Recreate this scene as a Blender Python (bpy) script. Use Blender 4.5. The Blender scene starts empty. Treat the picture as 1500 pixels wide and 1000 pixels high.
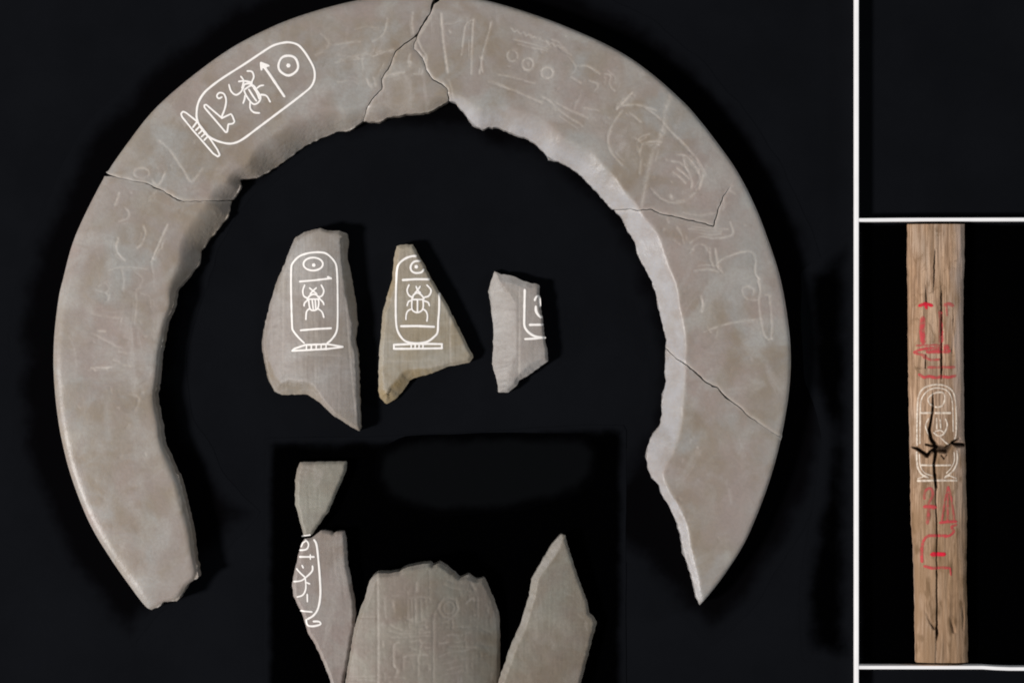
import bpy, math, random
import numpy as np
from mathutils import Vector
from mathutils.geometry import delaunay_2d_cdt as cdt

random.seed(7)
RNG = np.random.default_rng(11)
U = 0.0005            # metres per layout unit (one layout unit = half a millimetre)
D = 3800.0            # camera height above the board, layout units
ZR = 30.0             # height at which layout units are measured

# ------------------------------------------------------------------ camera, light, exposure
sc = bpy.context.scene
col = sc.collection
cam_d = bpy.data.cameras.new("camera")
cam = bpy.data.objects.new("camera", cam_d)
col.objects.link(cam)
cam.location = (0, 0, D * U)
cam_d.sensor_width = 36.0
cam_d.lens = 36.0 * (D - ZR) / 1500.0
cam_d.clip_start = 0.05
cam_d.clip_end = 50
sc.camera = cam

world = bpy.data.worlds.new("World")
sc.world = world
world.use_nodes = True
bg = world.node_tree.nodes["Background"]
bg.inputs[0].default_value = (0.93, 0.97, 1.0, 1)
bg.inputs[1].default_value = 0.15


def area_lamp(name, loc, target, size, power, color):
    l = bpy.data.lights.new(name, 'AREA')
    l.shape = 'DISK'
    l.size = size
    l.energy = power
    l.color = color
    o = bpy.data.objects.new(name, l)
    col.objects.link(o)
    o.location = loc
    o.rotation_euler = (Vector(target) - Vector(loc)).to_track_quat('-Z', 'Y').to_euler()
    return o


area_lamp("key_softbox", (-4.3, -1.5, 3.9), (0, 0, 0), 0.9, 445.0, (1.0, 0.965, 0.935))
area_lamp("rim_softbox", (3.4, 1.4, 1.7), (0, 0, 0), 0.6, 27.0, (0.9, 0.96, 1.0))
sc.view_settings.view_transform = 'Standard'
sc.view_settings.look = 'None'
sc.view_settings.exposure = 0.0
sc.view_settings.gamma = 1.0
sc.render.engine = 'CYCLES'
sc.cycles.max_bounces = 6
sc.cycles.filter_width = 1.9


# ------------------------------------------------------------------ numeric helpers
def _hash(ix, iy, seed):
    h = (ix * 374761393 + iy * 668265263 + seed * 1442695041) & 0xFFFFFFFF
    h = ((h ^ (h >> 13)) * 1274126177) & 0xFFFFFFFF
    return ((h ^ (h >> 16)) & 0xFFFFFF) / float(0xFFFFFF)


def vnoise(x, y, seed=0):
    x = np.asarray(x, float); y = np.asarray(y, float)
    ix = np.floor(x).astype(np.int64); iy = np.floor(y).astype(np.int64)
    fx = x - ix; fy = y - iy
    fx = fx * fx * (3 - 2 * fx); fy = fy * fy * (3 - 2 * fy)
    a = _hash(ix, iy, seed); b = _hash(ix + 1, iy, seed)
    c = _hash(ix, iy + 1, seed); d = _hash(ix + 1, iy + 1, seed)
    return (a + (b - a) * fx) * (1 - fy) + (c + (d - c) * fx) * fy - 0.5


def fbm(x, y, seed=0, octv=3):
    s = 0; a = 1.0
    for i in range(octv):
        s = s + a * vnoise(np.asarray(x) * 2 ** i, np.asarray(y) * 2 ** i, seed + i * 17)
        a *= 0.5
    return s


def smooth(pts, n=5, closed=False):
    """Catmull-Rom through the points (extra columns are carried along)."""
    p = np.array(pts, float)
    m = len(p)
    if m < 3:
        return p
    out = []
    rng = range(m) if closed else range(m - 1)
    for i in rng:
        if closed:
            p0, p1, p2, p3 = p[(i - 1) % m], p[i], p[(i + 1) % m], p[(i + 2) % m]
        else:
            p0, p1, p2, p3 = p[max(i - 1, 0)], p[i], p[i + 1], p[min(i + 2, m - 1)]
        for k in range(n):
            t = k / n
            out.append(0.5 * ((2 * p1) + (-p0 + p2) * t + (2 * p0 - 5 * p1 + 4 * p2 - p3) * t * t + (-p0 + 3 * p1 - 3 * p2 + p3) * t ** 3))
    if not closed:
        out.append(p[-1])
    return np.array(out)


def resample(pts, step):
    p = np.array(pts, float)
    seg = np.hypot(np.diff(p[:, 0]), np.diff(p[:, 1]))
    s = np.concatenate([[0], np.cumsum(seg)])
    n = max(2, int(round(s[-1] / step)) + 1)
    t = np.linspace(0, s[-1], n)
    return np.stack([np.interp(t, s, p[:, k]) for k in range(p.shape[1])], 1)


def jitter(p, amp, seed, scale=6.0):
    q = p.copy()
    q[:, 0] += amp * 2 * fbm(p[:, 0] / scale, p[:, 1] / scale, seed)
    q[:, 1] += amp * 2 * fbm(p[:, 0] / scale, p[:, 1] / scale, seed + 50)
    return q


def seg_dist(P, line):
    """distance of points to a polyline, plus its extra columns at the nearest place"""
    line = np.asarray(line, float)
    A = line[:-1]; B = line[1:]
    AB = B[:, :2] - A[:, :2]
    L2 = np.maximum((AB ** 2).sum(1), 1e-9)
    dmin = np.empty(len(P)); ex = np.empty((len(P), line.shape[1] - 2))
    for s in range(0, len(P), 4000):
        q = P[s:s + 4000]
        dx = q[:, None, 0] - A[None, :, 0]; dy = q[:, None, 1] - A[None, :, 1]
        t = np.clip((dx * AB[None, :, 0] + dy * AB[None, :, 1]) / L2[None], 0, 1)
        ddx = dx - t * AB[None, :, 0]; ddy = dy - t * AB[None, :, 1]
        d2 = ddx * ddx + ddy * ddy
        k = d2.argmin(1); r = np.arange(len(q))
        dmin[s:s + 4000] = np.sqrt(d2[r, k])
        if line.shape[1] > 2:
            tt = t[r, k][:, None]
            ex[s:s + 4000] = A[k, 2:] * (1 - tt) + B[k, 2:] * tt
    return dmin, ex


def inside(P, poly):
    x = P[:, 0]; y = P[:, 1]
    poly = np.asarray(poly)
    res = np.zeros(len(P), bool)
    x0 = poly[:, 0]; y0 = poly[:, 1]
    x1 = np.roll(x0, -1); y1 = np.roll(y0, -1)
    for s in range(0, len(P), 6000):
        yy = y[s:s + 6000, None]; xx = x[s:s + 6000, None]
        c = (y0[None] > yy) != (y1[None] > yy)
        with np.errstate(divide='ignore', invalid='ignore'):
            xi = x0[None] + (yy - y0[None]) * (x1 - x0)[None] / (y1 - y0)[None]
        res[s:s + 6000] = ((c & (xx < xi)).sum(1) % 2) == 1
    return res


def place(x, y, z):
    """layout units -> metres (x right, y away, z up)"""
    return ((x - 750.0) * U, (500.0 - y) * U, z * U)


def ground(px, py, z=0.0):
    """where a line seen at layout position px,py lies when it is at height z on the board"""
    k = (D - z) / (D - ZR)
    return 750 + (px - 750) * k, 500 + (py - 500) * k


def Z(x0, y0, s):
    return lambda pts: [(x0 + p[0] / s, y0 + p[1] / s) + tuple(p[2:]) for p in pts]


# ------------------------------------------------------------------ object helpers
def tag(o, label=None, cat=None, group=None, kind=None):
    if label: o["label"] = label
    if cat: o["category"] = cat
    if group: o["group"] = group
    if kind: o["kind"] = kind
    return o


def empty(name, x, y):
    o = bpy.data.objects.new(name, None)
    o.empty_display_size = 0.02
    o.location = place(x, y, 0)
    col.objects.link(o)
    return o


def link_mesh(name, V, F, mat, parent=None, attrs=None, smooth_shade=True):
    """V in layout units"""
    V = np.asarray(V, float)
    W = np.stack([(V[:, 0] - 750) * U, (500 - V[:, 1]) * U, V[:, 2] * U], 1)
    off = np.zeros(3)
    if parent is not None:
        q = parent
        while q is not None:
            off += np.array(q.location[:]); q = q.parent
    c = np.array([W[:, 0].mean(), W[:, 1].mean(), W[:, 2].min()])
    me = bpy.data.meshes.new(name)
    me.from_pydata((W - c).tolist(), [], [tuple(f) for f in F])
    me.update()
    if smooth_shade:
        me.polygons.foreach_set("use_smooth", [True] * len(me.polygons))
    for k, a in (attrs or {}).items():
        at = me.attributes.new(k, 'FLOAT', 'POINT')
        at.data.foreach_set("value", np.asarray(a, np.float32))
    me.materials.append(mat)
    o = bpy.data.objects.new(name, me)
    o.location = c - off
    col.objects.link(o)
    if parent is not None:
        o.parent = parent
    return o


def near_cells(lines, h, r):
    """points of a grid of pitch h within r of the given lines"""
    k = int(math.ceil(r / h))
    S = set()
    for ln in lines:
        q = resample(np.asarray(ln)[:, :2], h)
        for x, y in q:
            ix, iy = int(round(x / h)), int(round(y / h))
            for a in range(-k, k + 1):
                for b in range(-k, k + 1):
                    S.add((ix + a, iy + b))
    if not S:
        return np.zeros((0, 2))
    return np.array(sorted(S), float) * h


def slab(name, outline, H, mat, parent=None, pitch=3.0, fine=(), fine_h=1.6, fine_r=4.0, base=1.0, wall_j=0.8, seed=1):
    """a solid stone or timber piece: outline loop, relief H(points)->z,attrs, broken side walls and an underside"""
    out = np.asarray(outline, float)[:, :2]
    x0, y0 = out.min(0); x1, y1 = out.max(0)
    gx, gy = np.meshgrid(np.arange(x0, x1, pitch), np.arange(y0, y1, pitch * 0.87))
    gx = gx + (np.arange(gx.shape[0]) % 2)[:, None] * pitch / 2
    G = np.stack([gx.ravel(), gy.ravel()], 1)
    G += RNG.uniform(-0.2, 0.2, G.shape) * pitch
    G = G[inside(G, out)]
    loop = np.vstack([out, out[:1]])
    fines = [f for f in fine]
    if fines:
        N = near_cells(fines, fine_h, fine_r)
        N = N[inside(N, out)]
        if len(N):
            key = set(map(tuple, np.round(N / (fine_h * 2)).astype(int)))
            keep = [tuple(k) not in key for k in np.round(G / (fine_h * 2)).astype(int)]
            G = np.vstack([G[np.array(keep)], N + RNG.uniform(-0.15, 0.15, N.shape) * fine_h])
    d, _ = seg_dist(G, loop)
    G = G[d > 0.45 * min(pitch, fine_h if fines else pitch)]
    n = len(out)
    pts = [Vector(p) for p in out] + [Vector(p) for p in G]
    r = cdt(pts, [], [list(range(n))], 1, 1e-4)
    P = np.array([(v.x, v.y) for v in r[0]]); F = [list(f) for f in r[2]]
    # orientation: face up after the y flip
    a, b, c = P[F[0][0]], P[F[0][1]], P[F[0][2]]
    if (b[0] - a[0]) * (c[1] - a[1]) - (b[1] - a[1]) * (c[0] - a[0]) > 0:
        F = [f[::-1] for f in F]
    z, at = H(P)
    V = np.column_stack([P, z])
    cnt = {}
    for f in F:
        for i in range(3):
            e = (f[i], f[(i + 1) % 3])
            cnt[e] = 1
    bd = [e for e in cnt if (e[1], e[0]) not in cnt]
    ring = sorted({i for e in bd for i in e})
    idx = {v: k for k, v in enumerate(ring)}
    R = V[ring]
    m = len(ring)
    levels = [R.copy()]
    for k, fz in enumerate((0.55, 0.0)):
        L = R.copy()
        L[:, 2] = base + (R[:, 2] - base) * fz
        L[:, :2] += wall_j * np.stack([fbm(R[:, 0] / 7, R[:, 1] / 7, seed + k * 5), fbm(R[:, 0] / 7, R[:, 1] / 7, seed + 31 + k * 5)], 1)
        levels.append(L)
    nv = len(V)
    VV = np.vstack([V] + levels)
    for (i, j) in bd:
        for k in range(2):
            o0 = nv + k * m; o1 = nv + (k + 1) * m
            F.append([j, i][0:0] + [o0 + idx[j], o0 + idx[i], o1 + idx[i], o1 + idx[j]])
    bot = cdt([Vector(p[:2]) for p in levels[-1]], [(idx[i], idx[j]) for i, j in bd], [], 0, 1e-4)
    bp = np.array([(v.x, v.y) for v in bot[0]])
    cen = np.array([bp[list(f)].mean(0) for f in bot[2]])
    ok = inside(cen, out)
    o2 = len(VV)
    VV = np.vstack([VV, np.column_stack([bp, np.full(len(bp), base)])])
    for f, k in zip(bot[2], ok):
        if k:
            F.append([o2 + i for i in f])
    full = {}
    for k, arr in at.items():
        w = 0.8 if k == 'brk' else 0.0
        full[k] = np.concatenate([arr, np.full(len(VV) - nv, w)])
    return link_mesh(name, VV, F, mat, parent, full)


def ribbon_geo(pts, width, H, lift, V, F, S, taper=True):
    width = width * 1.22
    p = resample(pts, 1.8)
    t = np.gradient(p[:, :2], axis=0)
    t /= np.maximum(np.hypot(t[:, 0], t[:, 1]), 1e-6)[:, None]
    n = np.stack([-t[:, 1], t[:, 0]], 1)
    w = width * (1 + 0.22 * fbm(p[:, 0] / 7, p[:, 1] / 7, 3))
    if taper:
        p = np.vstack([p[:1], p, p[-1:]])
        p[0, :2] -= t[0] * width * 0.35; p[-1, :2] += t[-1] * width * 0.35
        n = np.vstack([n[:1], n, n[-1:]])
        w = np.concatenate([[w[0] * 0.35], w, [w[-1] * 0.35]])
    cols = (-0.5, -0.28, 0.0, 0.28, 0.5)
    b = len(V)
    Q = np.concatenate([p[:, None, :2] + n[:, None, :] * (w[:, None, None] * np.array(cols)[None, :, None])], 0).reshape(-1, 2)
    z, _ = H(Q)
    prof = np.tile(np.array([0.0, 0.75, 1.0, 0.75, 0.0]), len(p))
    z = z + lift * (0.45 + 0.55 * prof)
    V.extend(np.column_stack([Q, z]).tolist())
    S.extend(prof.tolist())
    k = len(cols)
    for i in range(len(p) - 1):
        for j in range(k - 1):
            a0 = b + i * k + j
            F.append((a0, a0 + 1, a0 + k + 1, a0 + k))


def ribbons(name, strokes, H, mat, parent, width=3.2, lift=0.9, label=None):
    """one drawn sign: a few brush strokes lying on the relief"""
    V, F, S = [], [], []
    for s in strokes:
        w = width
        if isinstance(s, tuple) and len(s) == 2 and np.isscalar(s[1]):
            s, w = s
        ribbon_geo(np.asarray(s, float)[:, :2], w, H, lift, V, F, S)
    o = link_mesh(name, V, F, mat, parent, {"soft": S})
    if label: o["label"] = label
    return o


def circle(cx, cy, rx, ry=None, n=28, a0=0, a1=360, wob=0.0):
    ry = ry or rx
    A = np.radians(np.linspace(a0, a1, n))
    k = 1 + wob * np.sin(A * 5)
    return np.stack([cx + rx * k * np.cos(A), cy + ry * k * np.sin(A)], 1)


# ------------------------------------------------------------------ materials
def new_mat(name):
    m = bpy.data.materials.new(name)
    m.use_nodes = True
    nt = m.node_tree
    return m, nt, nt.nodes["Principled BSDF"]


def nd(nt, kind, **kw):
    n = nt.nodes.new(kind)
    for k, v in kw.items():
        if k == 'inp':
            for a, b in v.items():
                n.inputs[a].default_value = b
        else:
            setattr(n, k, v)
    return n


def mixc(nt, fac, a, b, mode='MIX'):
    n = nd(nt, 'ShaderNodeMix', data_type='RGBA', blend_type=mode)
    for sock, v in ((n.inputs[0], fac), (n.inputs[6], a), (n.inputs[7], b)):
        if isinstance(v, (int, float)):
            sock.default_value = v
        elif isinstance(v, tuple):
            sock.default_value = (*v, 1) if len(v) == 3 else v
        else:
            nt.links.new(v, sock)
    return n.outputs[2]


def ramp(nt, src, lo, hi, a=0.0, b=1.0):
    n = nd(nt, 'ShaderNodeMapRange', interpolation_type='SMOOTHSTEP')
    nt.links.new(src, n.inputs[0])
    n.inputs[1].default_value = lo; n.inputs[2].default_value = hi
    n.inputs[3].default_value = a; n.inputs[4].default_value = b
    return n.outputs[0]


def noise(nt, vec, scale, detail=3.0, rough=0.5, dist=0.0):
    n = nd(nt, 'ShaderNodeTexNoise', inp={'Scale': scale, 'Detail': detail, 'Roughness': rough, 'Distortion': dist})
    nt.links.new(vec, n.inputs['Vector'])
    return n.outputs[0]


def position(nt, scale=(1, 1, 1), offset=(0, 0, 0)):
    g = nd(nt, 'ShaderNodeNewGeometry')
    mp = nd(nt, 'ShaderNodeMapping')
    nt.links.new(g.outputs['Position'], mp.inputs[0])
    mp.inputs['Scale'].default_value = scale
    mp.inputs['Location'].default_value = offset
    return mp.outputs[0]


def attr(nt, name):
    return nd(nt, 'ShaderNodeAttribute', attribute_name=name).outputs['Fac']


def alabaster(name, c_main, c_warm, c_cool, c_pink, c_break, break_amt=0.6, dull=0.8, tint=(0.978, 0.96), streak=0.0, rough=0.5, sss=0.12, pale=(0.72, 0.67, 0.62), offset=(0, 0, 0)):
    m, nt, bs = new_mat(name)
    pos = position(nt, offset=offset)
    c = mixc(nt, ramp(nt, noise(nt, pos, 17, 4, 0.55, 0.8), 0.43, 0.60), c_main, c_warm)
    c = mixc(nt, ramp(nt, noise(nt, position(nt, offset=(3, 1, 2)), 22, 4, 0.55, 0.6), 0.48, 0.64), c, c_cool)
    c = mixc(nt, ramp(nt, noise(nt, position(nt, offset=(7, 5, 1)), 13, 3, 0.5, 0.5), 0.48, 0.66), c, c_pink)
    # soft milky veins
    v = noise(nt, position(nt, scale=(1.0, 0.45, 1), offset=(2, 8, 0)), 38, 4, 0.55, 1.4)
    c = mixc(nt, ramp(nt, v, 0.58, 0.74, 0, 0.5), c, (0.52, 0.485, 0.46))
    c = mixc(nt, ramp(nt, noise(nt, position(nt, offset=(4, 4, 0)), 60, 5, 0.65, 1.0), 0.56, 0.76, 0, 0.45), c, tuple(k * 0.72 for k in c_warm))
    # milky and honey-coloured clouds
    c = mixc(nt, ramp(nt, noise(nt, position(nt, offset=(11, 2, 5)), 21, 4, 0.5, 1.1), 0.50, 0.68, 0, 0.5), c, tuple(k * 1.32 for k in c_cool))
    c = mixc(nt, ramp(nt, noise(nt, position(nt, offset=(2, 13, 5)), 18, 4, 0.5, 1.1), 0.52, 0.70, 0, 0.6), c, tuple(k * q for k, q in zip(c_warm, (0.88, 0.83, 0.76))))
    # mid-size clouding
    c = mixc(nt, ramp(nt, noise(nt, position(nt, offset=(1, 9, 3)), 52, 4, 0.6, 0.7), 0.42, 0.70, 0, 0.42), c, tuple(k * 1.13 for k in c_cool))
    c = mixc(nt, ramp(nt, noise(nt, position(nt, offset=(6, 3, 3)), 40, 4, 0.6, 0.7), 0.50, 0.74, 0, 0.5), c, tuple(k * 0.86 for k in c_pink))
    # fine grain
    c = mixc(nt, ramp(nt, noise(nt, pos, 420, 3, 0.6), 0.3, 0.7, 0.0, 0.26), c, tuple(k * 0.72 for k in c_main))
    if streak:
        s = noise(nt, position(nt, scale=(9, 0.5, 1)), 60, 3, 0.6)
        c = mixc(nt, ramp(nt, s, 0.45, 0.75, 0, streak), c, tuple(k * 0.62 for k in c_warm))
        s = noise(nt, position(nt, scale=(0.6, 9, 1)), 50, 3, 0.6)
        c = mixc(nt, ramp(nt, s, 0.5, 0.8, 0, streak * 0.8), c, tuple(min(1, k * 1.35) for k in c_main))
    bk = nd(nt, 'ShaderNodeMath', operation='MULTIPLY')
    nt.links.new(attr(nt, 'brk'), bk.inputs[0])
    nt.links.new(ramp(nt, noise(nt, pos, 90, 4, 0.6), 0.3, 0.7, break_amt * 0.45, break_amt), bk.inputs[1])
    c = mixc(nt, bk.outputs[0], c, c_break)
    pm = nd(nt, 'ShaderNodeMath', operation='MULTIPLY')
    nt.links.new(attr(nt, 'pale'), pm.inputs[0])
    nt.links.new(ramp(nt, noise(nt, pos, 170, 5, 0.7), 0.36, 0.62, 0.28, 1.0), pm.inputs[1])
    c = mixc(nt, pm.outputs[0], c, pale)
    c = mixc(nt, attr(nt, 'rim_glow'), c, (0.42, 0.425, 0.415))  # translucent glow of the outer edge, painted into the colour
    c = mixc(nt, 1.0, c, (dull, dull * tint[0], dull * tint[1]), 'MULTIPLY')
    nt.links.new(c, bs.inputs['Base Color'])
    bs.inputs['Roughness'].default_value = rough
    bs.inputs['Specular IOR Level'].default_value = 0.25
    bs.inputs['Subsurface Weight'].default_value = sss
    bs.inputs['Subsurface Radius'].default_value = (1.0, 0.8, 0.6)
    bs.inputs['Subsurface Scale'].default_value = 0.004
    b1 = nd(nt, 'ShaderNodeBump', inp={'Strength': 0.3, 'Distance': 0.0007})
    nt.links.new(noise(nt, pos, 330, 4, 0.6), b1.inputs['Height'])
    b2 = nd(nt, 'ShaderNodeBump', inp={'Strength': 0.4, 'Distance': 0.0013})
    bm = nd(nt, 'ShaderNodeMath', operation='MULTIPLY')
    nt.links.new(noise(nt, pos, 190, 4, 0.65), bm.inputs[0]); nt.links.new(attr(nt, 'brk'), bm.inputs[1])
    nt.links.new(bm.outputs[0], b2.inputs['Height'])
    nt.links.new(b1.outputs[0], b2.inputs['Normal'])
    nt.links.new(b2.outputs[0], bs.inputs['Normal'])
    return m


M = {}
RC = ((0.352, 0.312, 0.288), (0.318, 0.272, 0.222), (0.362, 0.358, 0.345), (0.372, 0.315, 0.292))
M['ring'] = alabaster('ring_alabaster', *RC, (0.30, 0.265, 0.225), 0.6, 0.89, rough=0.36, sss=0.28)
M['ring_lit'] = alabaster('ring_alabaster_lit_break', *RC, (0.44, 0.44, 0.46), 0.95, 0.89, rough=0.36, sss=0.28)  # bluish-white break, with the light these slopes face put into its colour
M['shard'] = alabaster('shard_alabaster', (0.35, 0.32, 0.30), (0.32, 0.285, 0.25), (0.38, 0.37, 0.36), (0.36, 0.32, 0.30), (0.27, 0.225, 0.165), 0.7, streak=0.35, offset=(1, 2, 0))
M['tan_shard'] = alabaster('tan_alabaster', (0.40, 0.36, 0.29), (0.37, 0.31, 0.22), (0.41, 0.39, 0.34), (0.40, 0.345, 0.28), (0.34, 0.25, 0.12), 0.8, streak=0.4, offset=(4, 2, 0))
M['pale_shard'] = alabaster('pale_alabaster', (0.36, 0.325, 0.305), (0.33, 0.29, 0.25), (0.36, 0.35, 0.34), (0.36, 0.315, 0.295), (0.46, 0.45, 0.44), 0.8, streak=0.2, offset=(6, 2, 0))  # whitish break colour paints in the light on the left facet
M['vessel'] = alabaster('vessel_alabaster', (0.275, 0.243, 0.205), (0.245, 0.208, 0.16), (0.28, 0.272, 0.235), (0.285, 0.24, 0.21), (0.44, 0.425, 0.41), 0.8, streak=0.16, offset=(9, 3, 0), pale=(0.50, 0.455, 0.41))  # break colour whitened to paint in the light on the left edges
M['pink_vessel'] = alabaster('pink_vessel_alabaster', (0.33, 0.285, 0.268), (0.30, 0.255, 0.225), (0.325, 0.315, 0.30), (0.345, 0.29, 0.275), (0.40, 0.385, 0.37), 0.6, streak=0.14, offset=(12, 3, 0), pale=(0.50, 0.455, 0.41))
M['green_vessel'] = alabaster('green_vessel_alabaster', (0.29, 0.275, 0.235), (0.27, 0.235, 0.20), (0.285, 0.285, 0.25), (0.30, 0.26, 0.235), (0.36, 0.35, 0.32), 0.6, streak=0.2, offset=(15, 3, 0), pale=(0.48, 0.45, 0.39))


def flat_mat(name, c, rough=0.9, spec=0.0, var=0.25, scale=60):
    m, nt, bs = new_mat(name)
    pos = position(nt)
    cc = mixc(nt, ramp(nt, noise(nt, pos, scale, 4, 0.6), 0.3, 0.7), tuple(k * (1 - var) for k in c), tuple(k * (1 + var) for k in c))
    nt.links.new(cc, bs.inputs['Base Color'])
    bs.inputs['Roughness'].default_value = rough
    bs.inputs['Specular IOR Level'].default_value = spec
    return m


def sheet_mat(name, c_edge, c_mid):
    m, nt, bs = new_mat(name)
    f = attr(nt, 'feather')
    k = nd(nt, 'ShaderNodeMath', operation='ADD')
    nt.links.new(f, k.inputs[0])
    nt.links.new(ramp(nt, noise(nt, position(nt), 45, 4, 0.6), 0.2, 0.8, -0.18, 0.18), k.inputs[1])
    c = mixc(nt, ramp(nt, k.outputs[0], 0.1, 0.9), c_edge, c_mid)
    nt.links.new(c, bs.inputs['Base Color'])
    bs.inputs['Roughness'].default_value = 1.0
    bs.inputs['Specular IOR Level'].default_value = 0.0
    return m


BOARD = (0.0051, 0.0056, 0.0071)
M['board'] = flat_mat('charcoal_board', BOARD, var=0.10, scale=12)
M['backing'] = sheet_mat('black_backing', BOARD, (0.0016, 0.0015, 0.0019))
M['backing_deep'] = sheet_mat('deep_black_backing', BOARD, (0.0004, 0.0004, 0.0005))
M['grey_backing'] = sheet_mat('dark_grey_backing', (0.0006, 0.0006, 0.0008), (0.0030, 0.0033, 0.0038))
M['strip'] = flat_mat('white_strip', (0.92, 0.91, 0.92), rough=0.6, var=0.03)


def ink(name, c, a_lo, a_hi, nscale, opacity=1.0, edge=0.75):
    m, nt, bs = new_mat(name)
    bs.inputs['Base Color'].default_value = (*c, 1)
    bs.inputs['Roughness'].default_value = 0.8
    bs.inputs['Specular IOR Level'].default_value = 0.1
    f = ramp(nt, attr(nt, 'soft'), 0.0, edge)
    g = ramp(nt, noise(nt, position(nt), nscale, 4, 0.65), 0.33, 0.62, a_lo, a_hi)
    k = nd(nt, 'ShaderNodeMath', operation='MULTIPLY'); nt.links.new(f, k.inputs[0]); nt.links.new(g, k.inputs[1])
    k2 = nd(nt, 'ShaderNodeMath', operation='MULTIPLY'); nt.links.new(k.outputs[0], k2.inputs[0]); k2.inputs[1].default_value = opacity
    nt.links.new(k2.outputs[0], bs.inputs['Alpha'])
    return m


M['white_ink'] = ink('white_paint', (0.93, 0.89, 0.86), 0.95, 1.0, 500)
M['red_ink'] = ink('red_paint', (0.62, 0.075, 0.085), 0.35, 1.0, 300, 0.9, 1.0)
M['faint_red'] = ink('worn_red_paint', (0.58, 0.10, 0.10), 0.3, 0.95, 300, 0.8, 1.0)
M['bright_red'] = ink('bright_red_paint', (0.72, 0.02, 0.05), 0.55, 1.0, 300)
M['cream_ink'] = ink('cream_paint', (0.86, 0.74, 0.62), 0.4, 1.0, 380, 0.9)


def wood_mat():
    m, nt, bs = new_mat('weathered_wood')
    p = position(nt, scale=(1, 0.07, 1))
    c = mixc(nt, ramp(nt, noise(nt, p, 190, 5, 0.6, 0.6), 0.41, 0.60), (0.50, 0.355, 0.250), (0.33, 0.215, 0.140))
    c = mixc(nt, ramp(nt, noise(nt, position(nt, scale=(1, 0.12, 1), offset=(2, 3, 0)), 420, 4, 0.6, 0.3), 0.54, 0.72, 0, 0.5), c, (0.22, 0.14, 0.09))
    c = mixc(nt, ramp(nt, noise(nt, position(nt, scale=(1, 0.25, 1), offset=(5, 1, 0)), 45, 3, 0.5), 0.48, 0.70, 0, 0.75), c, (0.44, 0.365, 0.305))
    c = mixc(nt, ramp(nt, noise(nt, position(nt, scale=(1, 0.4, 1), offset=(8, 2, 0)), 95, 4, 0.6), 0.60, 0.76, 0, 0.6), c, (0.20, 0.13, 0.07))
    c = mixc(nt, ramp(nt, noise(nt, position(nt, scale=(1, 0.045, 1), offset=(1, 7, 0)), 620, 5, 0.65, 0.2), 0.45, 0.58, 0, 0.8), c, (0.19, 0.122, 0.08))
    c = mixc(nt, ramp(nt, noise(nt, position(nt, scale=(1, 0.06, 1), offset=(3, 2, 0)), 480, 5, 0.65, 0.2), 0.54, 0.72, 0, 0.6), c, (0.56, 0.43, 0.33))
    c = mixc(nt, ramp(nt, noise(nt, position(nt, scale=(1, 0.55, 1), offset=(9, 4, 0)), 150, 5, 0.65, 0.8), 0.53, 0.68, 0, 0.7), c, (0.16, 0.098, 0.055))
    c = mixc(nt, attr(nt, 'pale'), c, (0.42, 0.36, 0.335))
    c = mixc(nt, attr(nt, 'aged'), c, (0.245, 0.162, 0.098))
    c = mixc(nt, attr(nt, 'stain'), c, (0.145, 0.092, 0.05))
    c = mixc(nt, 1.0, c, (1.16, 1.09, 1.03), 'MULTIPLY')
    c = mixc(nt, attr(nt, 'dirt_shade'), c, (0.012, 0.008, 0.006))  # dirt in the cracks and the shade of their depths, painted near black
    nt.links.new(c, bs.inputs['Base Color'])
    bs.inputs['Roughness'].default_value = 0.8
    bs.inputs['Specular IOR Level'].default_value = 0.15
    b = nd(nt, 'ShaderNodeBump', inp={'Strength': 0.6, 'Distance': 0.0012})
    nt.links.new(noise(nt, p, 300, 5, 0.65, 0.4), b.inputs['Height'])
    nt.links.new(b.outputs[0], bs.inputs['Normal'])
    return m


M['wood'] = wood_mat()

# ------------------------------------------------------------------ the surface: board, sheets, divider strips
b = 3200
bx = [ground(-b, -b), ground(1500 + b, -b), ground(1500 + b, 1000 + b), ground(-b, 1000 + b)]
tag(link_mesh('table_surface', [(x, y, 0) for x, y in bx], [(3, 2, 1, 0)], M['board'], smooth_shade=False), kind='structure')


def sheet(name, poly, z, mat, feather, label, amp=3.0, seed=5, hole=None, cat='cloth'):
    p = np.array([ground(*q) for q in poly])
    p = np.vstack([p, p[:1]])
    p = jitter(resample(p, 12), amp, seed, 60)[:-1]
    x0, y0 = p.min(0); x1, y1 = p.max(0)
    gx, gy = np.meshgrid(np.arange(x0, x1, 10), np.arange(y0, y1, 10))
    G = np.stack([gx.ravel(), gy.ravel()], 1)
    G = G[inside(G, p)]
    loop = np.vstack([p, p[:1]])
    d, _ = seg_dist(G, loop)
    G = G[d > 4]; d = d[d > 4]
    r = cdt([Vector(v) for v in p] + [Vector(v) for v in G], [], [list(range(len(p)))], 1, 1e-4)
    P = np.array([(v.x, v.y) for v in r[0]])
    d, _ = seg_dist(P, loop)
    zz = np.full(len(P), z)
    F = [list(f)[::-1] for f in r[2]]
    a, b_, c = P[r[2][0][0]], P[r[2][0][1]], P[r[2][0][2]]
    if (b_[0] - a[0]) * (c[1] - a[1]) - (b_[1] - a[1]) * (c[0] - a[0]) < 0:
        F = [f[::-1] for f in F]
    n = len(P)
    V = np.vstack([np.column_stack([P, zz]), np.column_stack([P[:0], zz[:0]])])
    o = link_mesh(name, V, F, mat, None, {'feather': np.clip(d / feather, 0, 1)}, smooth_shade=False)
    # give the sheet a little thickness
    s = o.modifiers.new('thickness', 'SOLIDIFY'); s.thickness = 0.2 * U; s.offset = -1
    return tag(o, label, cat)


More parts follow.
